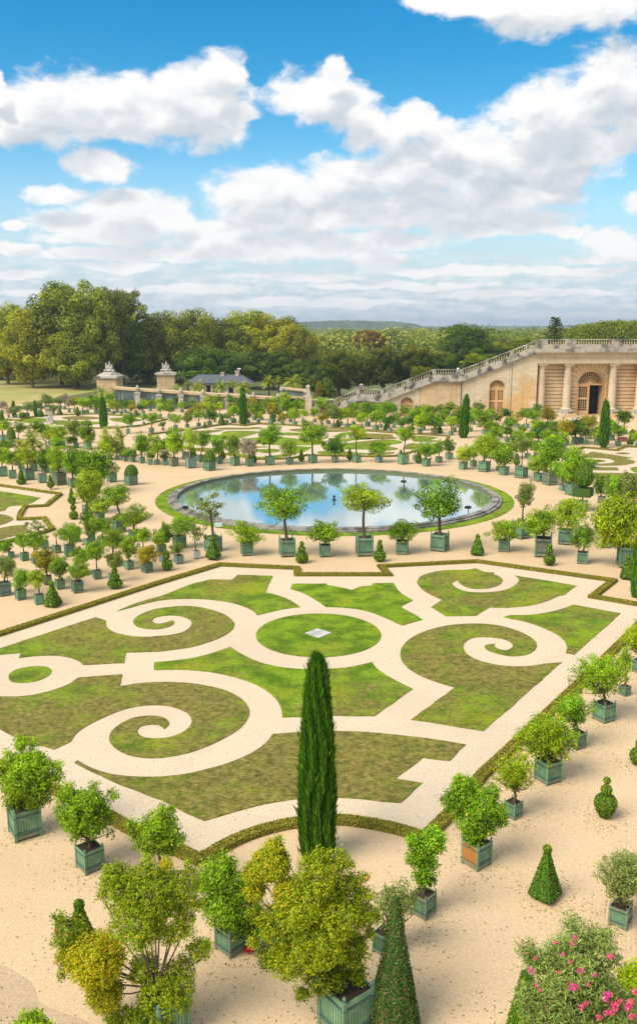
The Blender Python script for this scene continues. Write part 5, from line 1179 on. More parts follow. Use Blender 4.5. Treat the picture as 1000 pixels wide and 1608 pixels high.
# clipped pieces of the foreground and along the rows
topiary(128, 1497, [('pyr', 6, 72, 25, 4), ('ball', 76, 7.5)], 'dark clipped pyramid with a ball on top behind the golden branch at lower left', near=True)
root = topiary(618, 1632, [('cone', 4, 222, 43, 4)], 'tall dark clipped cone with reddish tints at bottom centre', near=True, leafm='leaf_cone')
topiary(822, 1640, [('cone', 4, 112, 30, 8)], 'deep green clipped cone half covered by the oleander at lower right', near=True)
topiary(855, 1418, [('pyr', 8, 78, 23, 4), ('ball', 84, 6)], 'clipped yew pyramid with a small knob standing alone on the gravel, lower right', near=True)
topiary(949, 1289, [('drop', 2, 42, 17.5), ('ball', 48, 8.2), ('ball', 63, 4.6)], 'clipped yew with a heart-shaped base and two balls, right gravel', near=True)
topiary(1003, 1204, [('ball', 16, 15), ('ball', 36, 7)], 'clipped yew ball cut by the right edge of the picture', near=True)
topiary(335, 880, [('pyr', 4, 32, 11, 1.6), ('ball', 35, 3)], 'clipped yew pyramid in front of the big tub left of the pond front')
topiary(474, 885, [('ball', 9, 9.2), ('ball', 22, 5), ('ball', 31, 2.6)], 'clipped yew of three stacked balls before the pond')
topiary(596, 883, [('ball', 10, 9), ('cone', 19, 30, 4, 2.5), ('ball', 32, 2.2)], 'clipped yew ball with a small cone, centre right before the pond')
topiary(749, 873, [('pyr', 3, 29, 10.5, 1.8), ('ball', 31, 2.2)], 'clipped yew pyramid at the right end of the pond front')
topiary(862, 889, [('ball', 10, 8.4), ('ball', 24, 4), ('ball', 31, 2.2)], 'clipped yew of stacked balls before the dark shrub tub at right')
topiary(984, 911, [('pyr', 3, 33, 11, 1.8), ('ball', 36, 2.6)], 'clipped yew pyramid in front of the big bright tree at right')
topiary(263, 897, [('ball', 10, 7.5), ('ball', 23, 3.2), ('ball', 29, 1.8)], 'clipped yew ball with two smaller ones left of the pond front')
topiary(83, 954, [('pyr', 3, 34, 12.5, 2), ('ball', 37, 2.8)], 'broad clipped yew pyramid beside the left tub rows near the hedge')
topiary(181, 925, [('disc', 5, 12, 10.5), ('ball', 18, 6.3), ('ball', 28, 3.2), ('ball', 34, 2.2)], 'clipped yew with a flat disc under three balls, left tubs')
topiary(113, 791, [('ball', 6, 5.8), ('cone', 12, 24, 3, .8)], 'clipped yew ball under a tiny cone beside the left parterre')
topiary(116, 816, [('ball', 7, 6.7), ('ball', 19, 3.8), ('ball', 26, 2)], 'clipped yew of three balls just below another at the left parterre')
topiary(34, 761, [('disc', 3, 8, 7), ('ball', 12, 4), ('ball', 18, 2.4), ('ball', 22, 1.4)], 'small clipped yew with disc and balls between left-edge tubs')
topiary(80, 769, [('ball', 9, 5.4), ('ball', 17, 2.2), ('ball', 21, 1.2)], 'small clipped yew ball on a stem between the left tubs')
topiary(473, 725, [('ball', 6, 4.6), ('cone', 11, 20, 2.2, .6)], 'clipped yew ball and cone behind the pond, left of the wide round tree')
topiary(549, 723, [('ball', 6, 4.6), ('ball', 13, 2.5), ('ball', 18, 1.2)], 'clipped yew of stacked balls behind the pond, beside the golden tree')
topiary(629, 723, [('pyr', 2, 17, 4, .8)], 'slim clipped cone behind the pond, touching a tiered tree tub')
topiary(657, 728, [('pyr', 2, 22, 5, 1)], 'slim dark clipped cone in front of the small yellow tree, right beyond the pond')
topiary(398, 728, [('pyr', 2, 20, 5, 1)], 'slim clipped cone behind the pinkish oleander beyond the pond')
topiary(350, 722, [('ball', 6, 4.4), ('ball', 12, 2)], 'dark clipped ball between tubs left beyond the pond')
topiary(304, 720, [('disc', 4, 7, 5), ('ball', 10, 3.6), ('ball', 16, 1.8)], 'clipped yew with disc and ball left beyond the pond')
topiary(811, 732, [('ball', 7, 5), ('ball', 14, 2)], 'clipped yew ball between tubs right of the pond')
topiary(854, 742, [('ball', 6, 3.8)], 'small dark clipped ball behind a low spreading tree right of the pond')
topiary(322, 673, [('ball', 4, 3), ('ball', 9, 1.5)], 'tiny clipped ball at the left corner of the far parterre')
topiary(348, 668, [('pyr', 1, 18, 5, 1)], 'clipped cone at the far left point of the rear parterre')
topiary(428, 663, [('pyr', 1, 16, 4.6, 1)], 'clipped cone in the far tubs right of the middle cypress')
topiary(530, 671, [('pyr', 1, 12, 4, 1)], 'clipped cone amid far tubs left of the low stair end')
topiary(606, 676, [('pyr', 1, 12, 4, 1)], 'clipped cone amid far tubs under the small stair arch')
topiary(647, 678, [('ball', 5, 3.5), ('ball', 11, 1.8)], 'tiny clipped ball amid far tubs before the middle stair wall')
topiary(691, 681, [('disc', 2, 4, 4), ('ball', 7, 2.6), ('ball', 12, 1.4)], 'tiny clipped disc and ball amid far tubs left of the leaning cypress')
topiary(989, 698, [('pyr', 1, 15, 5, 1)], 'clipped yew cone at far right before the orangery')
topiary(883, 721, [('ball', 5, 3.5), ('ball', 11, 2)], 'small clipped ball among dense tubs below the orangery door')
topiary(264, 684, [('ball', 4, 3)], 'tiny clipped ball left beyond the pond near the far hedge')
topiary(3, 661, [('pyr', 1, 15, 4.5, 1)], 'clipped cone at the far left edge by the small plinth')
topiary(35, 658, [('ball', 6, 5)], 'dark clipped mound at the back of the far left court')
topiary(65, 655, [('ball', 5, 4), ('cone', 8, 14, 2, .6)], 'dark clipped ball and spike left of the marble group')
topiary(94, 652, [('pyr', 1, 12, 4, .8)], 'dark clipped cone right of the long white stone block')
topiary(122, 653, [('ball', 5, 4.5), ('cone', 8, 15, 2, .6)], 'dark clipped yew right of the marble group, back of the court')
topiary(214, 653, [('pyr', 1, 9, 4, 1)], 'small dark clipped yew below the urn pillars at left')

cr, pr = cypress(498, 1356, [(17,0),(21,14),(24,60),(23.5,120),(21.5,170),(18.5,215),(16,250),(13.5,280),(11,300),(8,313),(4.5,321),(.6,326)], 'tall dark columnar cypress rising over the front parterre', n=60000, size=.13)
cypress(163, 671, [(3.5,0),(5,6),(4.5,25),(3,40),(1,46)], 'slim bright cypress at the left, between the courts', n=2600, size=.3)
cypress(382, 667, [(2.5,0),(4.5,3),(4.4,25),(3.2,45),(1,57)], 'slim cypress at the far middle, in front of the palms', n=2600, size=.3)
c_, _ = cypress(727, 688, [(3,0),(6,8),(5.5,35),(3.5,58),(1,67)], 'slim leaning cypress before the stair wall', n=2800, size=.3); c_.rotation_euler = (0, R(3), 0)
cypress(947, 704, [(1,0),(6,8),(6.5,22),(4.8,55),(3,71),(1,74)], 'slim cypress standing before the open orangery door', n=2800, size=.3)
cypress(1001, 940, [(2,0),(8,8),(8.5,40),(7,80),(3,100)], 'narrow cypress cut off by the right edge', n=6000, size=.2)
for x_, lab_ in ((22,'very thin dark cypress above the leftmost small plinth'),(56,'very thin dark cypress above the second small plinth')): cypress(x_, 655, [(1,0),(2,10),(1.4,20),(.4,25)], lab_, n=500, size=.3)

Y_, D_, O_, R__, V_ = 'y', 'd', 'o', 'r', 'v'
put_row([(335,869,29,329,50,777,819,'o','s',K(yaw=38)),(388,874,21,388,50,822,853,'y',K(yaw=14)),(451,876,27,446,66,765,818,'g',K(yaw=12)),(510,876,18,509,46,817,854,'g',K(yaw=6)),(572,875,27,572,64,763,804,'y',K(yaw=4)),(631,872,21,632,40,813,852,'g',K(yaw=-10,)),(690,868,31,691,68,752,820,'g',K(yaw=-28)),(791,868,20,791,42,812,850,'g',K(yaw=-18,fruit=6)),(852,877,31,848,56,800,838,'g',K(yaw=-14,shape='t')),(914,887,20,915,37,822,860,'g',K(yaw=-20))],
  'in the row before the pond', 'tub trees in the row before the pond', (0, 10))
put_row([(887,857,26,895,48,775,829,'y',K(yaw=-22)),(950,862,18,950,34,800,852,'g',K(yaw=-20)),(984,894,33,972,86,764,868,'y','t',K(yaw=-10, level=3, label='biggest bright yellow-green tree in a tall tub at the right edge'))], 'right of the pond front', 'tub trees right of the pond front', (0, 10))
# left rows, front block
put_row([(7,938,25,9,33,868,906,'o'),(33,944,19,33,27,892,925,'g'),(62,951,18,57,27,891,923,'y'),(122,933,21,123,34,880,911,'g'),(178,916,16,180,26,866,891,'o','b')], 'in the left front row by the hedge', 'tub trees in the left front row', (25, 45))
put_row([(95,927,17,93,26,876,906,'g'),(75,920,16,71,38,861,896,'r'),(132,904,13,126,29,858,884,'g'),(153,911,16,149,27,847,880,'g'),(231,901,19,231,34,853,888,'r','b'),(203,896,16,202,26,842,876,'g')], 'in the second left row', 'tub trees in the second left row', (25, 45))
put_row([(18,877,11,6,28,846,876,'g','b'),(39,882,15,34,23,836,860,'g'),(56,886,15,55,28,834,863,'g'),(179,892,22,178,37,827,862,'g'),(225,878,14,223,27,829,852,'y'),(257,884,14,249,17,833,858,'g','b'),(281,887,16,277,20,852,869,'o','b'),(308,879,15,309,27,820,854,'o','s',K(mat_='white_panel'))], 'in the third left row', 'tub trees in the third left row', (25, 45))
put_row([(70,863,15,57,31,812,840,'v','s'),(90,870,14,90,15,831,843,'y','s'),(110,875,20,110,35,817,854,'g'),(119,852,13,119,20,828,846,'g','b'),(144,851,13,140,23,799,838,'d','t'),(138,858,13,150,22,812,838,'g'),(160,856,14,163,26,813,839,'g'),(212,852,20,209,43,795,828,'g','f'),(254,872,17,257,24,824,853,'g'),(282,863,23,283,42,810,851,'g',K(level=3))], 'in the fourth left row', 'tub trees in the fourth left row', (25, 45))
put_row([(137,808,16,139,42,733,792,'y','t'),(157,819,16,157,32,784,812,'y'),(187,838,24,186,22,808,834,'g','b'),(190,822,16,182,44,759,795,'g',K(level=2)),(176,758,17,176,20,728,756,'l','l'),(206,763,22,206,22,729,747,'g','m',K(yaw=38)),(150,776,18,150,52,704,758,'g','t')], 'left of the pond', 'tub trees left of the pond', (25, 45))
put_row([(5,749,17,2,24,700,728,'y'),(20,752,14,19,27,707,732,'g'),(45,755,20,43,30,702,730,'y'),(67,759,16,67,22,706,736,'d'),(94,763,23,91,36,701,740,'y'),(115,766,16,113,33,703,744,'g','t')], 'in the left row above the small parterre', 'tub trees above the small left parterre', (25, 45))
put_row([(33,737,11),(53,741,15,50,60,665,708,'y','p',K(label='large feathery palm rising from the left tubs')),(72,743,12),(82,744,9),(120,748,12,128,30,702,740,'g')], 'behind the left parterre row', 'tub trees behind the left parterre row', (25, 45))
put_row([(5,692,10,3,28,659,677,'y'),(17,703,17,17,15,670,688,'o','m',K(yaw=40)),(28,695,8,31,18,663,679,'d'),(75,707,9,60,20,660,682,'d'),(80,700,9,74,20,667,690,'y'),(98,703,11,92,26,665,693,'y'),(120,704,9,112,20,684,703,'d'),(118,697,9,116,26,660,683,'o'),(138,706,13,136,28,663,698,'g'),(13,716,9,7,24,690,708,'g'),(35,716,9,34,20,690,706,'r'),(90,716,8)], 'in the left court behind the palm', 'tub trees in the left court', (25, 45))
put_row([(173,722,9,172,38,685,717,'y'),(184,723,8,186,20,692,712,'o'),(197,725,8,199,16,703,720,'g'),(209,726,8,207,17,705,721,'d','b'),(223,728,11,223,27,679,711,'g','t'),(236,730,9,236,15,704,724,'d','b'),(247,730,9,248,28,685,712,'y'),(260,731,9,259,14,706,726,'d','b'),(273,733,16,274,30,673,714,'y'),(300,736,19,299,28,671,707,'y',K(mat_='paint_pale',level=2)),(329,740,20,329,20,706,724,'o','m',K(yaw=45)),(344,729,13,342,22,682,713,'g'),(369,732,16,366,26,681,712,'g'),(392,733,14,390,26,687,717,'l','l'),(424,731,16,424,37,666,697,'g'),(455,730,12,455,26,691,717,'g'),(491,728,15,491,40,661,699,'g'),(526,727,11,526,26,686,714,'d'),(560,727,14,561,28,667,690,'y'),(595,727,12,594,28,691,714,'g'),(633,730,18,637,26,668,693,'g','f'),(669,733,14,671,24,694,718,'g'),(727,738,14,729,24,701,724,'y'),(760,742,20,760,32,677,716,'y','t'),(791,747,16,790,31,698,731,'g'),(818,752,21,819,26,686,711,'o'),(845,757,16,845,32,714,740,'g'),(863,763,22,865,45,684,728,'g','t')],
  'in the row behind the pond', 'tub trees in the row behind the pond', (20, 48))
put_row([(192,718,10,186,26,660,690,'v','p',K(label='grey-green palm-like plant in a tub, right of the slim left cypress')),(166,712,10,165,26,663,692,'v','p',K(label='pale feathery palm-like plant in a tub under the slim left cypress')),(292,722,13,271,27,682,712,'g'),(315,726,13,320,24,676,702,'g'),(652,723,9,651,15,694,710,'y','s'),(689,727,11,688,17,692,716,'g'),(705,722,12,705,17,689,710,'d'),(743,733,11,743,16,700,720,'g'),(783,740,9,775,18,698,720,'o'),(779,721,8),(762,720,8),(799,722,9),(828,720,9),(841,717,7),(811,719,7),(786,722,6)], 'in the second row behind the pond', 'tub trees in the second row behind the pond', (20, 48))
put_row([(883,771,10,881,27,724,754,'g'),(898,779,21,899,34,697,758,'g','t',K(level=2)),(944,791,13,943,22,744,777,'d'),(970,800,16,965,36,743,788,'g','b'),(994,806,16,990,34,744,792,'o','b'),(930,735,8,926,22,722,734,'g','b')], 'at the right below the orangery', 'tub trees right below the orangery', (20, 48))
# square clipped bay tree: hedge block, stem and drop
root = potted(914, 804, 17, 914, 30, 721, 764, yaw=-30, th=1.35, level=2, mat_='paint'); tag(root, 'clipped drop-shaped tree above a square hedge block in a tall green tub', 'potted tree')
for ch in list(root.children):
    if ch.name.startswith('crown'): COL.objects.unlink(ch); bpy.data.objects.remove(ch)
s_ = 15/ppm(root.location.y); pz = lambda y: atY(914, y, root.location.y).z
mb = MB(); mb.box(-s_*.86, s_*.86, -s_*.86, s_*.86, pz(779), pz(766)); mb.build('hedge_block', MATS['topiary_core'], root)
prof = [(.1, pz(764)), (s_*.7, pz(761)), (s_, pz(751)), (s_*.85, pz(741)), (s_*.4, pz(729)), (.02, pz(721))]
o = MB().lathe([(a*.94, b_) for a, b_ in prof], n=16).build('clipped_drop', MATS['topiary_core'], root, smooth=True); obj('leaves', cyl_leaves('leaves', prof, 2200, .12, 5, vertical=False, jitter=.5), MATS['leaf_topiary'], o)
# teardrop box tree with skirt, right of the pond
root = potted(818, 848, 30, 824, 28, 756, 796, 'o', 'r', yaw=30, level=3); tag(root, 'drop-shaped clipped tree on twin bare stems above a low skirt, right of the pond', 'potted tree')
Yr = root.location.y; sk = 12/ppm(Yr); zz = root.children[0].scale.z
obj('skirt', HI[2], MATS['leaf_o'], root, (0, 0, zz*1.15), scale=(sk, sk, sk*.55)); obj('stem', TRUNK[1], MATS['pale_bark'], root, (.25, .1, zz*.9), scale=(1.6, 1.6, atY(824, 780, Yr).z-zz*.9))

# far rows, only tubs read; crowns follow the usual habit
def far(items, ctx, group, cols='gggggyyyddor', yaw=(15, 50)):
    out = []
    for it in items:
        x, yb, tw = it[:3]; col = it[3] if len(it) > 3 else random.choice(cols); shape = it[4] if len(it) > 4 else random.choice('rrrrrrf')
        out.append((x, yb, tw, K(col=col, shape=shape)))
    put_row(out, ctx, group, yaw)
far([(238,680,9),(201,681,8),(226,667,5),(206,671,6),(256,676,5),(276,675,8),(294,672,7),(312,670,7),(329,668,8),(337,663,5),(356,665,6),(363,661,6)], 'in the front far row, left', 'tub trees in the far row, left part')
far([(152,650,7),(171,647,7),(178,652,7),(184,648,6),(191,652,6,'v','s'),(197,649,6),(206,653,6,'r'),(219,653,5),(225,650,6,'y'),(252,656,6),(205,645,6),(222,641,6),(236,646,6),(250,645,6),(268,646,6),(290,641,6),(312,641,6),(340,643,6),(266,657,7),(286,648,6),(299,660,6),(310,655,6),(320,654,6),(335,652,6,'y'),(345,654,6),(240,641,6),(262,640,6),(280,642,6),(302,644,6),(325,645,6)], 'in the rear far rows, left', 'tub trees in the rear far rows, left')
far([(367,664,8),(378,665,6),(389,665,7),(399,660,8),(406,665,6,'y'),(411,660,6),(425,667,9,'r'),(431,656,7),(438,662,6,'d'),(443,668,7),(456,663,6),(463,669,8),(476,663,6),(494,663,6),(505,669,6),(515,666,7)], 'in the front far row, middle', 'tub trees in the far row, middle part')
far([(364,653,6),(374,652,6),(386,650,6),(398,648,7),(414,650,6),(433,646,7),(451,657,8),(462,650,6),(475,650,7),(489,652,7),(505,654,7),(522,656,7),(540,653,7,'y'),(520,645,6),(497,645,6),(362,644,6),(380,643,6),(398,641,6),(420,642,6),(446,645,7),(468,642,6),(483,644,6),(508,645,6),(536,645,6)], 'in the rear far rows, middle', 'tub trees in the rear far rows, middle')
far([(524,673,8,'v'),(535,668,7,'y'),(546,673,9),(555,668,7),(568,676,7),(577,670,9),(590,677,10),(597,672,7),(609,676,6),(612,679,8),(623,667,6),(631,677,6),(642,674,6),(659,682,8),(664,676,8),(682,682,10),(688,676,6),(708,684,8,'y'),(712,679,9),(738,678,8),(752,671,8),(761,682,9)], 'in the front far row, right', 'tub trees in the far row, right part', cols='ggggggyd')
far([(563,662,6),(584,663,7),(605,665,10),(618,672,6,'v'),(649,667,8),(669,668,9),(694,669,6),(698,663,6),(717,671,6),(721,665,7),(743,667,7),(555,655,7),(572,655,7),(592,657,7),(617,657,7),(636,659,7),(658,660,7,'d'),(678,659,7),(690,655,6),(706,657,7),(735,660,7,'r'),(752,657,7,'v')], 'in the rear far rows before the stairs', 'tub trees before the stair wall', cols='ggggggydd')
far([(779,699,9),(786,687,6),(796,695,8),(806,703,8),(820,690,7),(838,677,9),(842,683,8),(860,671,9,'r'),(815,706,8),(831,702,8),(845,700,9),(858,705,9),(770,706,8),(873,693,9),(800,681,8),(780,672,8,'o'),(795,668,8,'d'),(812,672,8,'r','s'),(826,673,9),(842,664,8,'d'),(768,665,8),(771,690,8),(850,690,8,'d'),(866,684,8)], 'in the dense block below the orangery', 'tub trees in the dense block by the orangery', cols='gggggydd')
far([(888,700,10),(903,697,11,'d'),(912,695,9),(919,698,8,'o'),(924,690,11),(937,699,10,'y'),(955,686,8,'y'),(959,692,10),(970,701,9),(980,682,9,'d'),(994,694,6,'d'),(1001,703,8,'y'),(884,707,9,'y'),(872,709,9,'y')], 'before the orangery columns', 'tub trees before the orangery columns')
far([(14,656,5,'l','l'),(3,650,7,'l','l'),(25,656,6,'v'),(43,655,8,'v'),(61,653,6,'v'),(84,650,5,'v','b'),(109,648,6,'l','l'),(118,648,6,'r'),(130,650,7,'y'),(137,650,7,'y'),(151,650,7,'g'),(95,642,6,'v'),(78,641,6,'y'),(72,642,7,'v','b'),(102,643,6,'l','l'),(142,643,6,'d')], 'at the back of the left court', 'tub plants at the back of the left court')

p = at(978, 693); MB().box(-.5, .5, -.4, .4, 0, .55).box(-.54, .54, -.44, .44, .553, .62).build('wooden_crate', MATS['terracotta'], None, (p.x, p.y, 0), label='small reddish-brown crate on the gravel before the orangery', cat='crate')
p = at(392, 1495); me = petals(60, 5, .18); fl = obj('fallen_blossom', me, MATS['red_flower'], None, (p.x, p.y, .08), scale=(1, 1, .5), label='small red blossom fallen on the gravel beside the lemon tub', cat='blossom')

# palms in the ground and shrubs behind the long wall
def palm(px, yb, w, yt, Y, label):
    zt = atY(px, yt, Y).z; X = atY(px, 600, Y).x; rx = w*1.3/2/ppm(Y, 4); r_ = empty('palm_tree', (X, Y, 0), label=label, cat='palm tree', group='palms behind the long wall')
    zc = zt-rx*.75; obj('trunk', TRUNK[0], MATS['bark'], r_, scale=(5, 5, zc*1.15)); obj('fronds', random.choice(PALM), MATS['leaf_palm'], r_, (0, 0, zc), rot=(0, 0, random.uniform(0, 6)), scale=(rx, rx, rx*.95)); return r_
for i, (px, w, yt, Y) in enumerate(((158,30,603,196),(181,30,604,197),(276,26,601,200),(294,13,594,203),(311,28,595,198),(346,26,594,197),(364,18,594,200),(381,30,594,196),(421,26,587,198),(437,14,590,200),(460,36,584,194),(245,18,605,204))):
    palm(px, 620, w, yt, Y, ['feathery palm below the left gate pier','second bushy palm below the left gate pier, on its right','low palm right of the right gate pier','small bright yellow palm left of the pavilion','palm just left of the slate-roofed pavilion','palm in front of the pavilion left half','slim palm in front of the pavilion middle','palm in front of the pavilion right half','round-headed palm right of the pavilion','narrow palm between two rounder ones right of the pavilion','largest palm, beside the right end of the long wall','low spiky palm between the two gate piers'][i])
# litter on the gravel
TUBS = [o for o in scene.objects if o.get('group') == 'potted trees round the front parterre' or o.get('category') == 'topiary']
g = np.random.default_rng(4); n = 2400; yy = 18+g.random(n)**1.6*46; xx = (g.random(n)-.5)*yy*.95; cz = np.full(n, .012)
inside = np.ones(n, bool)
for o in TUBS:
    if o.location.y < 50: k = 110; aa = g.random(k)*2*PI; rr_ = .45+np.abs(g.normal(0, .45, k)); xx = np.append(xx, o.location.x+rr_*np.cos(aa)); yy = np.append(yy, o.location.y+rr_*np.sin(aa))
n = len(xx); cz = np.full(n, .012)
me = leafcloud('fallen_leaves', np.stack([xx, yy, cz], 1), np.tile([0, 0, 1.0], (n, 1)), .055, .6, jitter=.2); obj('fallen_leaves', me, MATS['litter'], kind='stuff')
# ---------------- trees beyond ----------------
random.seed(21)
BIG = [crown_mesh('crown', 22000, .058, 700+i, nclump=n_, cr=(.16,.30), r_in=.72, asp=.65, out=.92) for i, n_ in enumerate((40, 56, 48, 64))]
BIGT = [crown_mesh('crown', 9000, .07, 720+i, nclump=26, cr=(.16,.26), r_in=.72, asp=.65, out=.88) for i in range(2)]
def boxy(seed):
    p, nr, lv = crown_pts(17000, seed=seed, nclump=46, cr=(.18,.30), r_in=.72, out=.9)
    m_ = np.linalg.norm(p, axis=1, keepdims=True)+1e-6; q = (np.abs(p/m_)**4).sum(1, keepdims=True)**.25; p = p*(.82/np.maximum(q, .62))**.8
    z = (p[:, 2]+1)/2; return leafcloud('crown', p, nr, .062, .65, lv*.6+.25*z, jitter=.4, lv2=RNG.uniform(0, .55, len(p))+.5*z**2)  # lower leaves toned darker: shade under the crown painted in; orange gathers on top
BOXY = [boxy(40+i) for i in range(3)]
def tree(px, w, yt, ybot, Y, m, label, mesh=None, trunk=True, group='trees beyond the garden', yg=0, name='tree', th=.5, cat='tree'):
    zt = atY(px, yt, Y).z; zb = max(.8, atY(px, ybot, Y).z); X = atY(px, 560, Y).x; rx = w/2/ppm(Y, 5)*(1.28 if Y > 235 else 1.1); rz = (zt-zb)/2*1.03
    r_ = empty(name, (X, Y, yg), label=label, cat=cat, group=group)
    obj('crown', mesh or random.choice(BIG), MATS[m], r_, (0, 0, (zt+zb)/2-yg), rot=(0, 0, random.uniform(0, 6)), scale=(rx, rx, rz))
    if trunk:
        mb = MB(); h_ = (zt+zb)/2-yg; mb.tube([(0,0,0),(random.uniform(-.3,.3),0,h_*.5),(random.uniform(-.5,.5),0,h_)], [th*1.1, th*.8, th*.5], 8)
        for k in range(4): a = k*1.6; mb.tube([(0,0,h_*.6),(rx*.35*math.cos(a),rx*.35*math.sin(a),h_*1.0),(rx*.6*math.cos(a),rx*.6*math.sin(a),h_*1.25)], [th*.4, th*.25, th*.1], 5)
        mb.build('trunk', MATS['bark' if m != 'tree_y' else 'pale_bark'], r_, smooth=True)
    return r_
T = [ # px, width, top, bottom, Y, colour, label
 (10,80,478,600,262,'tree_y','yellow-green tree at the far left edge'),
 (48,84,484,606,246,'tree_y','broad yellowish plane tree in front of the left lawn trees'),
 (95,84,446,598,258,'tree_g','left shoulder of the tall plane group, under its crown of mixed green'),
 (120,104,437,566,250,'tree_g','tallest plane tree with a wide domed crown at left'),
 (118,80,520,606,240,'tree_g','lower full crown in front of the tallest plane tree'),
 (163,70,450,580,246,'tree_g','plane tree on a pale straight trunk just left of the gate pier'),
 (192,66,444,520,256,'tree_g','thin-topped tree with sky showing through its crown'),
 (192,80,500,600,262,'tree_g','dark tree behind the left gate pier'),
 (232,70,484,606,268,'tree_g','green tree between the two gate piers'),
 (268,70,487,608,266,'tree_g','darker tree behind the right gate pier'),
 (310,80,487,600,272,'tree_g','tree right of the right gate pier, in the back row'),
 (352,80,495,590,280,'tree_g','tree above the pavilion in the back row'),
 (388,86,488,570,290,'tree_y','bright yellow-green tree above the pavilion chimneys'),
 (430,80,492,575,285,'tree_y','yellow-green tree right of the brightest one in the back row'),
 (462,62,506,590,275,'tree_y','rounded yellow-green tree ending the back row at right'),
 (330,86,545,610,240,'tree_d','dark round evergreen left above the pavilion'),
 (372,60,553,605,244,'tree_d','dark evergreen right above the pavilion roof'),
 (428,70,548,602,238,'tree_d','dark round evergreen right of the pavilion'),
 (478,42,564,612,232,'tree_d','small dark tree at the right end of the palms'),
 (500,40,570,628,205,'tree_d','dark shrubby tree behind the wall end'),
 (0,60,500,600,285,'tree_g','green tree far back at the left edge'),
 (60,60,497,590,300,'tree_g','green tree far back behind the yellowish plane'),
]
for (px, w, yt, yb_, Y, m, lab) in T: tree(px, w, yt, yb_, Y, m, lab, mesh=BIGT[0] if 'thin-topped' in lab else None)
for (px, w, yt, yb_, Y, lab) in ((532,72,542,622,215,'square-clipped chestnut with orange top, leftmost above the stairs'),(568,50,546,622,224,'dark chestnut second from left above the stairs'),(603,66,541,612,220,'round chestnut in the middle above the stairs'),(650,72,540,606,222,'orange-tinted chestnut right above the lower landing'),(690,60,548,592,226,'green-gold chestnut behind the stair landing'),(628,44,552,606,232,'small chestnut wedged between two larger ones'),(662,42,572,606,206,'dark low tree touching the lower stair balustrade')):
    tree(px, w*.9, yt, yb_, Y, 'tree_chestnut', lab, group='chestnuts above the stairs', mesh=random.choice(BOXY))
tree(580, 46, 517, 552, 330, 'tree_brown', 'round rusty-brown tree above the chestnuts')
tree(731, 74, 509, 578, 260, 'tree_d', 'tall dark broad tree behind the middle of the stairs'); tree(712, 50, 530, 590, 255, 'tree_d', 'dark lower tree at the left of the tall dark one')
tree(760, 60, 553, 585, 240, 'tree_g', 'bushy green tree peeping over the upper stair flight')
tree(516, 26, 598, 632, 190, 'tree_d', 'dark shrub right of the wall end pier'); tree(501, 12, 597, 628, 189, 'leaf_r', 'small reddish upright shrub beside the wall end pier')
for i, (px, w, yt, yb_, Y, m) in enumerate(((720,50,540,575,300,'tree_g'),(795,60,535,570,270,'tree_g'),(830,60,530,560,285,'tree_g'),(805,50,527,550,330,'tree_y'),(770,44,530,556,330,'tree_brown'),(850,50,528,548,310,'tree_d'),(775,40,546,574,262,'tree_d'),(870,50,530,546,300,'tree_d'),(700,36,530,560,340,'tree_y'),(672,40,535,566,320,'tree_g'),(640,40,530,560,350,'tree_d'),(613,30,515,545,420,'tree_d'),(600,34,522,550,400,'tree_g'),(545,50,524,560,380,'tree_g'),(515,46,528,565,360,'tree_g'),(490,40,535,590,330,'tree_y'),(560,40,520,545,480,'tree_d'),(530,40,518,545,520,'tree_g'),(650,30,516,540,450,'tree_g'),(700,24,512,535,430,'tree_d'),(660,30,524,548,390,'tree_y'),(475,40,530,580,345,'tree_g'))):
    tree(px, w, yt, yb_, Y, m, f'{dict(tree_g="green",tree_y="pale yellow-green",tree_d="dark",tree_brown="brownish")[m]} middle-distance tree {ordn(sorted([720,795,830,805,770,850,775,870,700,672,640,613,600,545,515,490,560,530,650,701,660,475]).index(px if px != 700 or m == "tree_y" else 701), 22)} above the stair line', trunk=False, group='middle-distance trees above the stairs')
# conifer on the terrace skyline
Y = 240; cx_ = atY(871, 530, Y).x; zt = atY(871, 499, Y).z; zb = atY(871, 545, Y).z
r_ = empty('cedar_tree', (cx_, Y, 0), label='dark layered cedar standing on the skyline over the balustrade corner', cat='tree')
MB().tube([(0,0,0),(0,0,zt)], [.5,.08], 8).build('trunk', MATS['bark'], r_)
C = []; NN = []
for k in range(13):
    z = zb+(zt-zb)*k/12.5; L = (1-k/13.5)*3.9+.5
    for j in range(7):
        a = random.uniform(0, 2*PI)
        for t in np.linspace(.15, 1, 16): 
            for _ in range(3): C.append((L*t*math.cos(a)+random.gauss(0,.22), L*t*math.sin(a)+random.gauss(0,.22), z+t*t*.5*random.uniform(.6,1.2)+random.gauss(0,.08))); NN.append((0,0,1))
obj('crown', leafcloud('crown', np.array(C), np.array(NN, float), .5, .35, jitter=.5), MATS['tree_d'], r_)
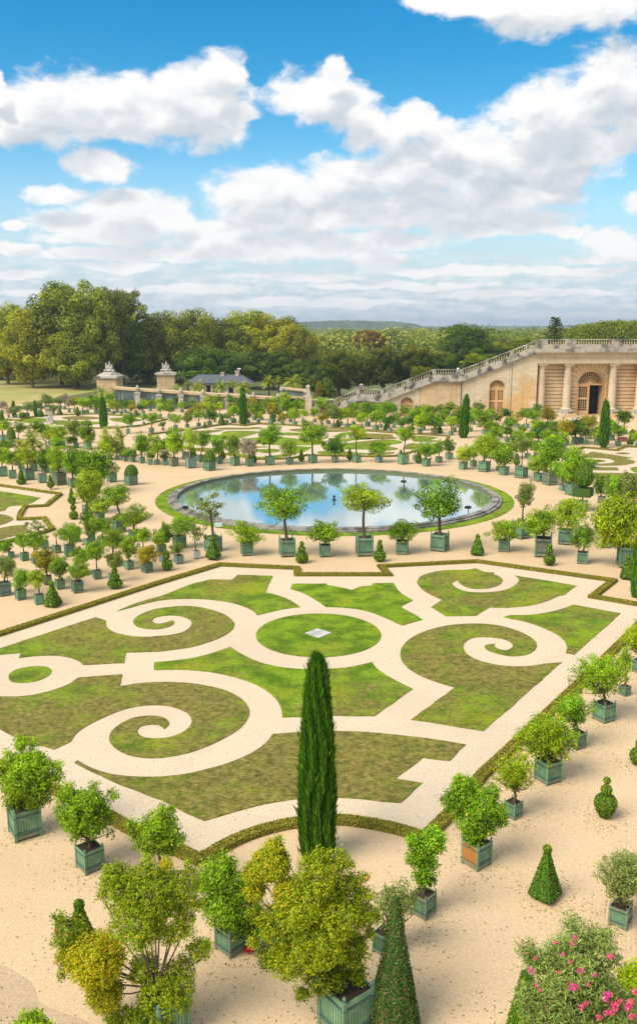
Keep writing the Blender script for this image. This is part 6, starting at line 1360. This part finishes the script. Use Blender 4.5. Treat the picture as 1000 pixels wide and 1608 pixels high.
# wooded rise at the right beyond the terrace
def mass(name, boxes, m, label, size, per, cat=None, kind='stuff'):
    """boxes: clump centres and radii"""
    P_ = []; NR = []; LV = []; SZ = []
    g = np.random.default_rng(len(boxes))
    for (x, y, z, r, rz) in boxes:
        n = per; d = g.normal(0, 1, (n, 3)); d[:, 2] = np.abs(d[:, 2])*1.2-.3; d /= np.linalg.norm(d, axis=1, keepdims=True); lump = 1+.16*np.sin(d[:, 0]*7+x)*np.sin(d[:, 1]*6+y)
        P_.append(np.array([x, y, z])+d*lump[:, None]*np.array([r, r, rz])*g.uniform(.85, 1.02, (n, 1))); NR.append(d+np.array([0,0,.3])); LV.append(np.full(n, g.uniform(.1, .8))); SZ.append(np.full(n, size*r))
        tone2 = g.uniform(0, 1)
    p = np.vstack(P_); me = leafcloud(name, p, np.vstack(NR), np.concatenate(SZ), .7, np.concatenate(LV), jitter=.5, lv2=np.repeat(g.uniform(0, 1, len(boxes)), per))
    o = obj(name, me, MATS[m]); o['kind'] = kind
    if label: o['label'] = label
    return o
g = random.Random(2); bx = []
for i in range(150):
    Y = g.uniform(265, 420); px = g.uniform(905, 1180); e = 1-max(0, (960-px)/60)*.25
    z = max(1, H+(515-(504+7*(1-min(1, (px-900)/60)))-g.uniform(0, 6))/F*Y); r = g.uniform(4, 7); bx.append((atY(px, 515, Y).x, Y, z-r*.8, r, r*.85))
mass('far_wood', bx, 'tree_g', 'wood rising beyond the orangery terrace', .085, 900)
# the plain beyond: trees as one wood, denser near
bx = []
for i in range(1150):
    Y = 300*math.exp(g.random()*2.15); px = g.uniform(-150, 1150); x = atY(px, 515, Y).x; hgt = g.uniform(8, 15.5)*(1 if Y < 1200 else .9); r = g.uniform(5, 9)*(1+Y/1500)
    if Y < 420 and px < 460: hgt *= .8
    bx.append((x, Y, hgt-r*.6, r, r*.75))
mass('wood', bx, 'wood_mass', 'wooded plain stretching beyond the garden', .085, 460)
# dark undergrowth right behind the left trees closes the view
bx = [(atY(px, 590, 275).x, 275+g.uniform(0, 15), g.uniform(2, 5), g.uniform(5, 7), g.uniform(5, 8)) for px in range(-60, 520, 9)]
mass('undergrowth', bx, 'tree_d', 'dark undergrowth behind the avenue trees', .10, 500)
# distant ridges
def ridge(name, Y, pts, depth, m='hill', col=None):
    mb = MB(); xs = []; px = pts[0][0]
    n = 260; P_ = []
    for k in range(n+1):
        px = pts[0][0]+(pts[-1][0]-pts[0][0])*k/n
        for (a, ya), (b_, yb_) in zip(pts[:-1], pts[1:]):
            if a <= px <= b_: t = (px-a)/(b_-a); t = t*t*(3-2*t); yy = ya+(yb_-ya)*t
        w = atY(px, yy, Y); P_.append((w.x, w.z+random.uniform(-.5, .5)*Y/900))
    rows = 12; vs = []
    for j in range(rows+1):
        t = j/rows; prof = math.sin(t*PI/2)
        for (x, z) in P_: vs.append((x*(1+(j-rows)*.0), Y-depth*(1-t), -5+(z+5)*prof+random.uniform(-.4, .4)*Y/900*(0 if j == rows else 1)))
    for (x, z) in P_: vs.append((x, Y+depth, -40))
    fs = []
    for j in range(rows+1):
        for k in range(n): a = j*(n+1)+k; fs.append((a, a+1, a+n+2, a+n+1))
    mb.add(vs, fs); return mb.build(name, MATS[m], kind='structure')
ridge('hill', 1900, [(-300,500),(-100,492),(20,488),(90,494),(200,505),(330,512)], 500)
ridge('hill', 2700, [(380,511),(460,505.5),(540,503),(610,504.5),(640,507),(662,514),(700,516)], 600)
ridge('hill', 4800, [(560,514),(660,512.5),(720,511.5),(800,511.8),(900,511),(1000,512),(1250,510)], 1200)
# ---------------- the air ----------------
hz = MB().box(-9500, 9500, -260, 9400, -60, 90).build('haze', None, kind='stuff')
hm = bpy.data.materials.new('haze'); hm.use_nodes = True; t = hm.node_tree; t.nodes.clear()
pv = t.nodes.new('ShaderNodeVolumePrincipled'); pv.inputs['Color'].default_value = (.72,.84,1,1); pv.inputs['Density'].default_value = .00018; pv.inputs['Anisotropy'].default_value = .2
o_ = t.nodes.new('ShaderNodeOutputMaterial'); t.links.new(pv.outputs[0], o_.inputs['Volume']); hz.data.materials.clear(); hz.data.materials.append(hm)
